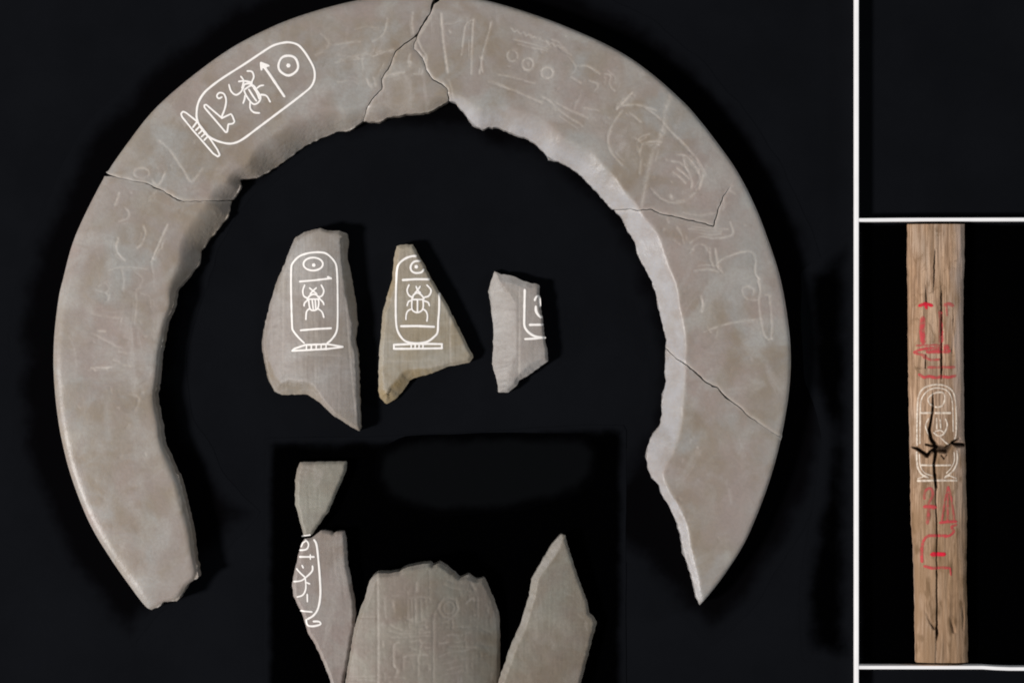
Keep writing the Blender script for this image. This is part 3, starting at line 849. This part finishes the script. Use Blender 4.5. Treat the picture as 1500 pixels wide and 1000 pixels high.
def G(pts, w=1.2, d=0.7, pale=0.3, tr=None, curve=True):
    q = np.array(tr(pts) if tr else pts, float)[:, :2]
    return (smooth(q, 4) if curve and len(q) > 2 else q, w, d, pale)


# shard with the complete cartouche
rA, bA, HA = shard('inscribed_shard', [(468.8, 334.4), (481, 338), (497, 337.5, 6, 4), (507, 341, 11, 8), (510, 355, 14, 13), (507, 374, 9, 12), (512, 397, 12, 14), (520, 441, 14, 14), (522.5, 473, 9, 10), (520, 499, 6, 8), (524, 518, 5, 6), (525.7, 560, 5, 6),
    (528, 627, 4, 5), (526, 632, 4, 5), (488, 608, 5, 5), (469, 590, 9, 7), (449.6, 577.5, 20, 12), (430, 578.5, 24, 15), (411, 578.5, 22, 15), (400, 574, 18, 14), (390, 557, 14, 10), (384, 525, 8, 7), (381, 505.5, 7, 6), (383, 483, 7, 6), (392, 448, 6, 6), (401.6, 416, 5, 5), (419, 378, 5, 5), (427, 358, 6, 5),
    (432, 347, 7, 6), (446, 340, 6, 5), (456, 336.6)], 34, M['shard'], 455, 480, 'grey alabaster shard with long pointed foot and complete white cartouche', convex=(486, 85, 20), seed=21,
    grooves=[G([(414, 400), (413, 550)], 1.2, 0.8, 0.3), G([(501, 350), (506, 430), (512, 520), (521, 610)], 1.1, 0.9, 0.4), G([(512, 440), (516, 510), (524, 600)], 1.0, 0.8, 0.25), G([(470, 535), (505, 536)], 1, 0.4, 0.15), G([(440, 520), (500, 521)], 1, 0.5, 0.2), G([(425, 560), (490, 548)], 1, 0.4, 0.15), G([(460, 450), (462, 495)], 0.9, 0.5, 0.2)])
tA = Z(400, 340, 5.264)
for nm, st in {
    'cartouche_outline': [(smooth(tA([(240, 853), (195, 810), (155, 760), (145, 720), (138, 500), (138, 290), (150, 238), (200, 187), (260, 165), (310, 157), (370, 156), (420, 170), (475, 225), (494, 285), (500, 450), (500, 690), (490, 770), (455, 825), (420, 855)]), 4), 2.9)],
    'sun_disc_sign': [(tA(circle(311, 246, 76, 50, 28)), 2.9), (tA(circle(315, 254, 8, 8, 10)), 3.2)],
    'bar_sign': [(tA([(205, 380), (320, 371), (450, 356)]), 2.9), (tA([(425, 345), (450, 358)]), 3.2)],
    'scarab_sign': [smooth(tA(p), 4) for p in ([(245, 408), (230, 450), (238, 492), (268, 508)], [(374, 408), (394, 450), (380, 490), (348, 500)], [(284, 430), (310, 452), (340, 475)], [(336, 430), (312, 450), (288, 476)], [(264, 516), (285, 490), (315, 478), (345, 490), (366, 516)], [(276, 518), (280, 560), (290, 595), (316, 603), (345, 590), (355, 550), (352, 518)], [(266, 516), (360, 516)], [(304, 525), (312, 592)], [(328, 525), (332, 590)], [(270, 522), (244, 545), (240, 568)], [(360, 512), (388, 540), (394, 558)], [(286, 588), (260, 610), (254, 672)], [(346, 588), (380, 614), (394, 656)])],
    'reed_bar_sign': [(tA([(212, 756), (330, 746), (450, 740)]), 2.9)],
    'cartouche_base': [(tA([(145, 914), (165, 897), (250, 868), (420, 862), (540, 882)]), 2.8), (tA([(145, 914), (260, 908), (420, 899), (540, 884)]), 2.8)] + [(tA([(260 + k * 38, 868), (258 + k * 38, 904)]), 2.4) for k in range(5)],
}.items():
    ribbons(nm, st, HA, M['white_ink'], rA, 2.6, 0.8)

# triangular shard
rB, bB, HB = shard('inscribed_shard', [(580.7, 360, 6, 4), (587, 358, 6, 4), (604.7, 358), (612.7, 373), (622, 389), (632, 409.6), (643, 427), (654, 445), (672, 480), (691, 518), (692.7, 523, 6, 5), (688, 531, 6, 5), (654, 537.5, 6, 6), (632, 547, 9, 8), (612, 552, 14, 12), (600, 557, 18, 14), (589, 573, 20, 15),
    (577.5, 585.5, 22, 15), (564.7, 592, 22, 15), (556.7, 584, 16, 12), (553.5, 573, 10, 8), (554, 540, 6, 5), (555, 512, 6, 5), (560, 457.5, 6, 5), (566, 435, 8, 6), (574, 409.6, 9, 6), (576, 377.6, 8, 6)], 24, M['tan_shard'], 605, 475, 'tan triangular alabaster shard with yellow broken foot and cut cartouche', convex=(622, 85, 5), seed=33,
    grooves=[G([(659, 458), (659, 534)], 1.1, 1.0, 0.55), G([(566, 530), (640, 528)], 1, 0.5, 0.2), G([(600, 540), (650, 534)], 1, 0.5, 0.2), G([(640, 470), (642, 505)], 0.9, 0.4, 0.2)])
tB = Z(560, 350, 5.88)
for nm, st in {
    'cartouche_outline': [(smooth(tB([(290, 145), (250, 148), (200, 166), (150, 205), (125, 260), (118, 400), (115, 600), (120, 740), (140, 810), (180, 865), (230, 890), (310, 897), (390, 882), (450, 838), (476, 800), (482, 700), (490, 600), (490, 470)]), 4), 3.2)],
    'sun_disc_sign': [(smooth(tB([(322, 188), (275, 193), (245, 230), (250, 270), (285, 291), (335, 286), (356, 262)]), 4), 3.0), (tB(circle(292, 238, 9, 9, 10)), 3.2)],
    'bar_sign': [(tB([(175, 352), (290, 345), (402, 346)]), 3.4)],
    'scarab_sign': [smooth(tB(p), 4) for p in ([(230, 394), (213, 440), (230, 485), (265, 502)], [(385, 396), (420, 440), (402, 488), (365, 500)], [(292, 408), (305, 440), (328, 462)], [(326, 408), (305, 438), (282, 464)], [(256, 512), (270, 480), (302, 462), (335, 480), (360, 512)], [(256, 515), (253, 580), (262, 615), (300, 632), (340, 615), (353, 580), (350, 515)], [(252, 520), (354, 520)], [(303, 520), (303, 628)], [(246, 530), (225, 538), (214, 572)], [(362, 532), (395, 545), (406, 572)], [(256, 600), (220, 618), (206, 650), (203, 692)], [(346, 600), (376, 620), (389, 660), (384, 706)])],
    'reed_bar_sign': [(tB([(160, 750), (300, 748), (446, 755)]), 3.4)],
    'cartouche_base': [(tB([(98, 910), (250, 903), (400, 902), (515, 904)]), 3.2), (tB([(98, 944), (250, 944), (400, 942), (515, 940)]), 3.2), (tB([(100, 910), (100, 944)]), 3), (tB([(513, 904), (513, 940)]), 3)] + [(tB([(250 + k * 34, 904), (248 + k * 34, 942)]), 2.6) for k in range(4)],
}.items():
    ribbons(nm, st, HB, M['white_ink'], rB, 2.6, 0.8)

# pale shard with the corner of a cartouche
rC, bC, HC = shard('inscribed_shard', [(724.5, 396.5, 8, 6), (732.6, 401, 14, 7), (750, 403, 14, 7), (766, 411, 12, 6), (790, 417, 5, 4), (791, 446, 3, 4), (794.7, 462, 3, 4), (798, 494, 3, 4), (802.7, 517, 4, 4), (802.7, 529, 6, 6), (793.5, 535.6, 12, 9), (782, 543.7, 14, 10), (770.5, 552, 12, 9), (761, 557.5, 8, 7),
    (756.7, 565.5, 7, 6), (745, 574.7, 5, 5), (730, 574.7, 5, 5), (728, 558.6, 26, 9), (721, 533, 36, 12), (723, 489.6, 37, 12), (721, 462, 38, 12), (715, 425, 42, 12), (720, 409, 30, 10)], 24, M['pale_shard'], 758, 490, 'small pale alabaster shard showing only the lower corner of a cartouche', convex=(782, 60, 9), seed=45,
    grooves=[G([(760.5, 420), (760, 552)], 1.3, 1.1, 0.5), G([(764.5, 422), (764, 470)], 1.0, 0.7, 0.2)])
tC = Z(730, 380, 7.14)
for nm, st in {
    'cartouche_outline': [(smooth(tC([(278, 318), (275, 450), (273, 600), (274, 690), (300, 742), (350, 785), (400, 806), (485, 818)]), 4), 3.6)],
    'bar_sign': [(tC([(330, 682), (462, 681)]), 3.6)],
    'cartouche_base': [(tC([(280, 831), (380, 826), (484, 815)]), 3.2)],
    'scarab_sign': [(smooth(tC([(382, 425), (398, 390), (424, 382), (432, 430), (436, 488)]), 4), 3.4), (smooth(tC([(394, 492), (396, 540), (420, 580), (450, 604)]), 4), 4.0)],
}.items():
    ribbons(nm, st, HC, M['white_ink'], rC, 3.0, 0.8)

# two pieces of a rim, one above the other
tD = Z(400, 660, 2.942)
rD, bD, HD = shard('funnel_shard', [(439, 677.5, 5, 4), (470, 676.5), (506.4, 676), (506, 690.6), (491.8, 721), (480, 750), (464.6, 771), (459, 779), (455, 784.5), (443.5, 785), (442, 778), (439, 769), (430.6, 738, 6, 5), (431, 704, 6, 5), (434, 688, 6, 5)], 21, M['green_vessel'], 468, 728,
    'small funnel-shaped alabaster shard touching the tip of the narrow shard with half cartouche', convex=(472, 55, 4), seed=52, pale_d=0.08,
    grooves=[G([(150, 150), (152, 240)], 1.1, 0.8, 0.4, tD), G([(195, 170), (192, 240)], 1.0, 0.7, 0.3, tD), G([(150, 245), (200, 238)], 1.2, 0.9, 0.6, tD), G([(140, 75), (190, 85), (215, 70)], 1.4, 0.7, 0.45, tD), G([(115, 100), (135, 110), (160, 100)], 1.3, 0.6, 0.3, tD), G([(200, 110), (260, 112)], 1, 0.4, 0.2, tD), G([(160, 200), (220, 205)], 1, 0.4, 0.25, tD)])
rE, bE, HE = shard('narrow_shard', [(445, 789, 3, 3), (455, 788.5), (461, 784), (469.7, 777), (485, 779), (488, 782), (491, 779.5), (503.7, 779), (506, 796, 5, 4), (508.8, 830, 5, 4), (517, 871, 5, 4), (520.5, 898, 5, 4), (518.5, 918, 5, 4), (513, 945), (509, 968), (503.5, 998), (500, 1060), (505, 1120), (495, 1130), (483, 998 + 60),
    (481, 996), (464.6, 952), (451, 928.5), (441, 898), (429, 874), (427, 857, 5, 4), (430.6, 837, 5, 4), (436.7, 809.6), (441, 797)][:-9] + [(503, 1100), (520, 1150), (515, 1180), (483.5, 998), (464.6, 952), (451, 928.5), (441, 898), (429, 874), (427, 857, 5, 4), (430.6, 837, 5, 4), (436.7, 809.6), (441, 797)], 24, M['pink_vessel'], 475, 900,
    'narrow curved alabaster shard with white half cartouche along its left edge', convex=(470, 70, 4), seed=57, pale_d=0.10,
    grooves=[G([(487, 800), (489, 840)], 1.5, 0.7, 0.3), G([(448, 905), (500, 908)], 1.0, 0.4, 0.2), G([(497, 830), (505, 880)], 1.2, 0.4, 0.15)])
tE = Z(415, 760, 5.88)
for nm, st in {
    'cartouche_outline': [(smooth(tE([(264, 180), (285, 222), (300, 350), (313, 500), (318, 650), (300, 765), (262, 828), (208, 862)]), 4), 3.2)],
    'sun_disc_sign': [(smooth(tE([(190, 180), (212, 205), (214, 235), (195, 262), (140, 270)]), 4), 2.6), (tE([(150, 240), (165, 205), (190, 190)]), 2.2)],
    'bar_sign': [(tE([(138, 326), (262, 326)]), 2.8), (tE([(232, 308), (232, 346)]), 2.2)],
    'scarab_sign': [(smooth(tE(p), 4), 2.6) for p in ([(112, 430), (150, 470), (190, 505)], [(250, 405), (246, 450), (190, 505), (150, 532), (88, 540)], [(188, 510), (192, 600), (166, 655), (118, 672)], [(192, 545), (225, 558)], [(205, 650), (206, 712)], [(160, 400), (170, 420)])],
    'reed_bar_sign': [(tE([(148, 792), (244, 800)]), 2.8)],
    'cartouche_base': [(smooth(tE([(196, 868), (204, 912), (250, 924), (318, 908), (308, 884), (258, 882)]), 4), 3.0)],
}.items():
    ribbons(nm, st, HE, M['white_ink'], rE, 2.6, 0.8)
ribbons('cartouche_tip', [(tE([(158, 150), (225, 140)]), 2.2)], HD, M['white_ink'], rD, 2.2, 0.8)

# broad body shard with columns of carving
tF = Z(500, 820, 5.556)
gF = [G(p, w, d, f, tF) for p, w, d, f in [
    ([(300, 110), (302, 400), (303, 990)], 1.5, 1.2, 0.75), ([(752, 430), (752, 700), (752, 990)], 1.4, 1.1, 0.5), ([(1108, 300), (1110, 460)], 1.5, 0.8, 0.35), ([(720, 60), (722, 330)], 1.3, 0.6, 0.2),
    ([(612, 170), (615, 240)], 2.0, 1.0, 0.6), ([(545, 250), (545, 450)], 1.5, 0.8, 0.3), ([(605, 300), (608, 400), (605, 500)], 1.6, 1.1, 0.6), ([(575, 300), (580, 500)], 1.3, 0.8, 0.35), ([(420, 320), (432, 400)], 2.0, 0.9, 0.45), ([(350, 300), (365, 460)], 1.8, 0.8, 0.35),
    ([(560, 295), (640, 285), (710, 295)], 1.4, 0.9, 0.4), ([(650, 310), (655, 470)], 1.4, 0.8, 0.3), ([(690, 300), (700, 440)], 1.3, 0.7, 0.25), (circle(870, 380, 75, 80, 22), 1.6, 1.1, 0.4), (circle(875, 380, 42, 46, 16), 1.4, 0.9, 0.3), ([(760, 430), (800, 340), (830, 300)], 1.5, 0.9, 0.4),
    ([(400, 510), (470, 550), (560, 560), (660, 545), (700, 530)], 1.6, 1.0, 0.45), ([(390, 560), (480, 580), (600, 580), (715, 570)], 1.5, 1.0, 0.5), ([(410, 615), (560, 608), (710, 600)], 1.5, 1.0, 0.5), ([(470, 650), (440, 665), (425, 700), (430, 850)], 1.6, 1.1, 0.55), ([(430, 840), (460, 880), (440, 930)], 1.8, 1.0, 0.75),
    ([(560, 650), (640, 640), (650, 690), (570, 715)], 1.6, 1.0, 0.5), ([(640, 630), (640, 740)], 1.6, 1.0, 0.5), ([(510, 770), (570, 755), (700, 755)], 1.8, 1.2, 0.75), ([(628, 760), (628, 930)], 1.7, 1.1, 0.5), ([(560, 690), (620, 720), (690, 700)], 1.4, 0.9, 0.4), ([(510, 790), (505, 870)], 1.4, 0.8, 0.3),
    ([(800, 665), (855, 660)], 1.6, 1.0, 0.75), ([(860, 600), (950, 605), (1040, 585)], 1.5, 0.9, 0.5), ([(880, 690), (970, 700), (1090, 710)], 1.5, 0.9, 0.45), ([(840, 650), (920, 660), (1010, 650)], 1.4, 0.8, 0.35), ([(800, 770), (880, 740), (1000, 730), (1080, 705)], 1.5, 0.9, 0.45), ([(830, 830), (930, 810), (1020, 790)], 1.5, 0.8, 0.35), ([(860, 880), (930, 860), (980, 850)], 1.5, 0.8, 0.35), ([(820, 920), (900, 910), (980, 890)], 1.4, 0.8, 0.3),
    ([(820, 500), (860, 490)], 1.7, 0.9, 0.55), ([(1030, 130), (1050, 170), (1080, 240)], 2.0, 1.0, 0.6), ([(1015, 345), (1060, 310), (1080, 325)], 1.8, 0.9, 0.6), ([(840, 190), (900, 220), (960, 230)], 1.5, 0.8, 0.3), ([(860, 150), (930, 180), (980, 180)], 1.4, 0.7, 0.25), ([(160, 450), (300, 448)], 1.4, 0.7, 0.35), ([(40, 940), (300, 930)], 1.3, 0.8, 0.4), ([(520, 450), (600, 490), (680, 470)], 1.5, 0.9, 0.35),
    ([(310, 940), (400, 935), (520, 940)], 1.3, 0.7, 0.3), ([(70, 960), (280, 965)], 1.2, 0.6, 0.3), ([(1150, 560), (1220, 600)], 1.5, 0.7, 0.25), ([(900, 540), (1000, 530), (1100, 540)], 1.5, 0.8, 0.25)]]
for x0, x1 in ((560, 630), (642, 696), (702, 722)):          # the columns are packed with small worn strokes
    for _ in range(int((x1 - x0) * 0.42)):
        x = random.uniform(x0, x1); y = random.uniform(852, 1000); l = random.uniform(5, 13)
        q = [(x, y), (x + l / 2, y + random.uniform(-2, 2)), (x + l, y)] if random.random() < 0.6 else [(x, y), (x + random.uniform(-2, 2), y + l / 2), (x, y + l)]
        gF.append(G([(min(a, x1), b_) for a, b_ in q], random.uniform(0.9, 1.4), 0.8, random.uniform(0.12, 0.5)))
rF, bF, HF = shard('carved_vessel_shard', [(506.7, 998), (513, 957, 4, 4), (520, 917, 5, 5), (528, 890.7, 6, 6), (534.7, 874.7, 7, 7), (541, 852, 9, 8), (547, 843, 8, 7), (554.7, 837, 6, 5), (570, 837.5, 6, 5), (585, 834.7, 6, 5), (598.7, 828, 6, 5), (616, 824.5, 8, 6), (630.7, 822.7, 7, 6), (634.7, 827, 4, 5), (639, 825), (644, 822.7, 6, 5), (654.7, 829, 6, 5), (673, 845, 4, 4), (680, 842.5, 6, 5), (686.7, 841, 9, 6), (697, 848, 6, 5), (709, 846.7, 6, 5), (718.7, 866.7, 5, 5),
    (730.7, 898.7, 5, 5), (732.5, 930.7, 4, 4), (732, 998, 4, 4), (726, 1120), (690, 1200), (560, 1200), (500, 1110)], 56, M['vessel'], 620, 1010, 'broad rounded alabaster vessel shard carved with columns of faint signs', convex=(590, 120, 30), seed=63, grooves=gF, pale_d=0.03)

# blade-shaped shard
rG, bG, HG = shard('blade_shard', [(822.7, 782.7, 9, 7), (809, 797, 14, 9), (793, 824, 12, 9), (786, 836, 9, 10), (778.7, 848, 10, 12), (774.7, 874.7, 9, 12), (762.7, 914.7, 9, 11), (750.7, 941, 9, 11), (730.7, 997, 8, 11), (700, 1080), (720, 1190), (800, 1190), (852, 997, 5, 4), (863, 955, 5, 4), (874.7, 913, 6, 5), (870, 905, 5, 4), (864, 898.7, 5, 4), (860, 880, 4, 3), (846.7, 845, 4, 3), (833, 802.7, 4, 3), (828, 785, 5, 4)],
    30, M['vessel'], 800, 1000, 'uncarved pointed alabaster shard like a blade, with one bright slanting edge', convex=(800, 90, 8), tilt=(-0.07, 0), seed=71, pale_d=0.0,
    grooves=[G([(826, 868), (840, 873)], 1.2, 0.4, 0.3), G([(846, 900), (854, 906)], 1.4, 0.4, 0.2)])

# ------------------------------------------------------------------ wooden staff
wl = [(1333, 327), (1333, 360), (1332.5, 390), (1334, 420), (1334, 490), (1334.8, 550), (1336, 620), (1336.5, 655), (1337.5, 700), (1338.5, 760), (1341, 800), (1343, 850), (1344, 900), (1345, 972)]
wr = [(1416.7, 327), (1416.5, 380), (1415, 420), (1414.7, 490), (1415.3, 550), (1416.5, 640), (1418, 660), (1418.8, 700), (1420, 760), (1419.5, 850), (1420.5, 900), (1421.5, 935), (1421.3, 972)]
WL = jitter(resample(wl, 2.0), 0.5, 81, 10); WR = jitter(resample(wr, 2.0), 0.5, 85, 10)
wt = Z(1310, 550, 5.885); wt2 = Z(1310, 690, 6.25); wt3 = Z(1310, 830, 5.885); wt0 = Z(1310, 320, 5.885); wt1 = Z(1320, 420, 6.25)
CR = []      # x, y, half width, darkness


def wcrack(tr, pts, k=1.0):
    q = np.array(tr(pts), float)
    q[:, 2] *= k
    CR.append(jitter(resample(q, 2.0), 0.35, 70 + len(CR), 5))


wcrack(wt, [(340, 150, 0.6, 0.8), (342, 280, 1.3, 0.95), (325, 400, 1.5, 1), (310, 480, 2.0, 1), (330, 550, 2.2, 1), (370, 610, 2.6, 1), (365, 680, 1.9, 1), (350, 760, 1.6, 1), (355, 850, 1.5, 1), (368, 960, 1.5, 0.95)])
wcrack(wt2, [(384, 30, 1.5, 1), (391, 100, 1.2, 0.85), (386, 250, 0.8, 0.5), (391, 400, 1.0, 0.75), (400, 600, 1.0, 0.7), (395, 800, 0.9, 0.6), (398, 960, 1.0, 0.6)])
wcrack(wt3, [(372, 40, 1.0, 0.65), (374, 300, 1.1, 0.75), (375, 480, 1.2, 0.8), (376, 580, 1.8, 1.0), (370, 640, 0.9, 0.4), (362, 835, 1.0, 0.35)])
wcrack(wt, [(170, 620, 1.0, 0.9), (220, 636, 2.0, 1), (290, 690, 2.4, 1), (340, 648, 2.2, 1), (390, 632, 4.2, 1), (450, 640, 4.0, 1), (495, 600, 1.9, 1)])
wcrack(wt, [(505, 580, 1.6, 1), (560, 597, 2.9, 1), (612, 598, 2.4, 1)])
wcrack(wt, [(515, 575, 1.8, 1), (568, 545, 0.9, 0.9)])
wcrack(wt, [(282, 595, 1.3, 0.9), (360, 612, 1.4, 1)])
wcrack(wt, [(415, 688, 0.9, 0.6), (435, 718, 1.0, 0.7), (466, 682, 0.8, 0.5)])
wcrack(wt0, [(358, 265, 0.6, 0.6), (352, 400, 1.0, 0.75), (350, 520, 0.9, 0.65), (342, 640, 0.7, 0.4)])
wcrack(wt0, [(279, 575, 0.5, 0.5), (280, 640, 0.8, 0.7), (282, 720, 0.9, 0.75)])
wcrack(wt0, [(412, 575, 0.6, 0.5), (414, 700, 1.0, 0.8), (416, 1000, 1.1, 0.75)])
wcrack(wt1, [(374, 60, 0.9, 0.8), (376, 400, 1.0, 0.65), (378, 740, 1.4, 0.9), (376, 840, 0.8, 0.6)])
wcrack(wt1, [(235, 620, 0.8, 0.6), (233, 740, 0.9, 0.6)])
wcrack(wt1, [(490, 150, 0.8, 0.1), (486, 300, 1.0, 0.4), (480, 420, 1.0, 0.2), (476, 600, 1.0, 0.35)])
wcrack(wt1, [(150, 742, 1.8, 0.2), (190, 740, 1.8, 0.3), (230, 738, 1.3, 0.25)])
wcrack(wt3, [(270, 380, 1.4, 0.12), (320, 480, 1.9, 0.3), (350, 530, 2.0, 0.4)])
wcrack(wt3, [(490, 440, 1.8, 0.1), (505, 500, 2.2, 0.3), (520, 560, 2.0, 0.35)])
wcrack(wt3, [(600, 300, 1.4, 0.1), (604, 420, 1.6, 0.28), (604, 540, 1.2, 0.2)])
for _ in range(46):
    x = random.uniform(1340, 1414); y = random.uniform(330, 930); l = random.uniform(10, 55)
    CR.append(jitter(resample(np.array([(x, y, 0.3, 0.1), (x + random.uniform(-1, 1), y + l / 2, 0.7, random.uniform(0.05, 0.16)), (x + random.uniform(-1.5, 1.5), y + l, 0.3, 0.1)]), 3), 0.3, random.randint(0, 999), 8))


def H_wood(P):
    P = np.asarray(P, float)
    xl = np.interp(P[:, 1], WL[:, 1], WL[:, 0]); xr = np.interp(P[:, 1], WR[:, 1], WR[:, 0])
    u = np.clip((P[:, 0] - (xl + xr) / 2) / ((xr - xl) / 2), -1, 1)
    z = 8 + 17 * np.sqrt(np.clip(1 - np.abs(u) ** 3.2, 0, 1)) ** 0.8
    z += 0.8 * vnoise(P[:, 0] / 4, P[:, 1] / 45, 3) + 0.5 * vnoise(P[:, 0] / 1.8, P[:, 1] / 28, 7) + 0.8 * fbm(P[:, 0] / 25, P[:, 1] / 60, 11)
    dirt_shade = np.zeros(len(P)); pale = np.zeros(len(P))
    for C in CR:
        x0, y0 = C[:, :2].min(0) - 8; x1, y1 = C[:, :2].max(0) + 8
        s = np.where((P[:, 0] > x0) & (P[:, 0] < x1) & (P[:, 1] > y0) & (P[:, 1] < y1))[0]
        if not len(s): continue
        d, ex = seg_dist(P[s], C)
        g = np.clip(1.25 - d / np.maximum(ex[:, 0], 0.3) * 0.75, 0, 1)
        g = g * g * (3 - 2 * g)
        z[s] -= g * np.minimum(15, 7 * ex[:, 0] + 1) * ex[:, 1] ** 1.6
        dirt_shade[s] = np.maximum(dirt_shade[s], g * ex[:, 1] ** 1.3 * 0.85)
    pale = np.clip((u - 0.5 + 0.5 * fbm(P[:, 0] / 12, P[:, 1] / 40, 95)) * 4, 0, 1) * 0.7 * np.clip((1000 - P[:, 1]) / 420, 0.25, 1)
    stain = np.clip((fbm(P[:, 0] / 8, P[:, 1] / 26, 97, 4) - 0.12) * 2.6, 0, 0.8) * np.clip((P[:, 1] - 480) / 260, 0.25, 1)
    aged = 0.12 + np.clip((P[:, 1] - 600) / 180, 0, 1) * 0.5 + 0.8 * np.clip(fbm(P[:, 0] / 16, P[:, 1] / 45, 91), 0, 1)
    return np.maximum(z, 3), {'dirt_shade': dirt_shade, 'pale': pale, 'aged': np.clip(aged, 0, 0.9), 'stain': stain}


staff = empty('wooden_staff', 1377, 650)
tag(staff, 'cracked brown wooden staff with red painted signs and pale cartouche', 'staff')
wpoly = np.vstack([WL, WR[::-1]])
slab('timber', wpoly, H_wood, M['wood'], staff, pitch=1.25, base=1.2, wall_j=0.3, seed=15)
for nm, st, mt in [
    ('cartouche_outline', [(smooth(wt(p), 4), w) for p, w in (([(205, 600), (203, 450), (206, 300), (215, 185), (250, 115), (310, 86), (380, 78), (450, 90), (505, 130), (530, 190), (540, 300), (541, 480), (528, 545)], 2.6), ([(228, 585), (230, 300), (240, 205), (280, 142), (340, 110), (400, 108), (460, 130), (500, 190), (512, 300), (514, 480)], 2.2), ([(202, 660), (208, 780), (240, 848), (290, 872)], 2.8), ([(548, 650), (550, 740), (520, 810), (480, 850), (445, 872)], 2.6), ([(224, 680), (232, 780), (270, 840), (330, 862)], 1.8), ([(522, 660), (524, 730), (500, 790), (455, 840)], 1.8))], 'cream_ink'),
    ('sun_disc_sign', [(smooth(wt([(345, 152), (395, 143), (432, 155), (440, 200), (422, 255), (372, 272), (312, 245), (298, 195), (345, 152)]), 4), 2.6)], 'cream_ink'),
    ('bar_sign', [(wt([(240, 322), (365, 322), (490, 322)]), 3.2)], 'cream_ink'),
    ('scarab_sign', [(smooth(wt(p), 4), 2.4) for p in ([(300, 370), (275, 430), (288, 480), (312, 525)], [(448, 375), (462, 430), (432, 500), (385, 520), (345, 492)], [(360, 480), (400, 470), (430, 490)], [(370, 370), (372, 460)], [(400, 380), (405, 450)], [(400, 530), (440, 570), (480, 600)])], 'cream_ink'),
    ('reed_bar_sign', [(wt([(240, 772), (365, 774), (490, 772)]), 2.6)], 'cream_ink'),
    ('cartouche_base', [(wt([(210, 908), (300, 905), (420, 903), (545, 905)]), 3.0), (wt([(212, 890), (260, 868), (300, 880)]), 2.0), (wt([(440, 880), (480, 862), (540, 885)]), 2.0)], 'cream_ink'),
    ('reed_leaf_sign', [(wt1([(175, 172), (228, 152), (285, 172)]), 4.5), (wt1([(225, 150), (238, 195)]), 4.0)], 'bright_red'),
    ('reed_stem_sign', [(wt1([(205, 290), (196, 400), (206, 505)]), 8.0)], 'red_ink'),
    ('tall_stroke_sign', [(wt1([(368, 230), (372, 380), (372, 505)]), 6.5)], 'red_ink'),
    ('hook_sign', [(wt1([(400, 165), (440, 155), (475, 170)]), 5.5), (wt1([(420, 170), (425, 260)]), 3.5)], 'faint_red'),
    ('mouth_sign', [(smooth(wt1([(130, 598), (200, 570), (300, 560), (440, 555)]), 4), 4.0), (wt1([(135, 605), (190, 620), (230, 635)]), 4.0), (wt1([(250, 592), (340, 590), (440, 588)]), 6.5)], 'red_ink'),
    ('lined_sign', [(wt1([(150, 538), (300, 532), (440, 536)]), 3.0), (wt1([(210, 645), (280, 670), (370, 665)]), 3.6), (wt1([(255, 738), (380, 735), (490, 736)]), 4.0)], 'faint_red'),
    ('water_sign', [(wt1([(175, 805), (215, 830), (260, 820), (320, 832), (380, 820), (440, 830), (500, 815)]), 4.6)], 'red_ink'),
    ('twisted_sign', [(smooth(wt2([(282, 250), (290, 185), (325, 155), (355, 180), (352, 240), (318, 290)]), 4), 4.0), (wt2([(320, 340), (318, 400), (308, 475)]), 5.0)], 'faint_red'),
    ('jar_sign', [(wt2([(288, 325), (325, 322), (378, 332)]), 6.5)], 'red_ink'),
    ('mast_sign', [(wt2([(498, 145), (470, 260), (440, 460)]), 3.4), (wt2([(500, 145), (530, 260), (556, 455)]), 3.4), (wt2([(496, 210), (494, 450)]), 3.4)], 'faint_red'),
    ('crossbar_sign', [(wt2([(425, 472), (490, 462), (570, 462)]), 4.5), (smooth(wt2([(570, 492), (528, 512), (550, 548), (520, 585), (470, 602)]), 4), 3.6)], 'red_ink'),
    ('enclosure_sign', [(smooth(wt2([(480, 590), (400, 590), (320, 592), (275, 635), (258, 740), (262, 830)]), 4), 4.2), (wt2([(285, 872), (350, 888), (430, 882), (510, 886)]), 4.2), (wt2([(518, 890), (524, 950)]), 3.0)], 'red_ink'),
    ('loaf_sign', [(wt2([(350, 762), (405, 760), (462, 762)]), 5.6)], 'bright_red'),
]:
    ribbons(nm, [(p, w * (1.0 if mt == 'cream_ink' else 1.08)) for p, w in st], H_wood, M[mt], staff, 2.6, 0.7)
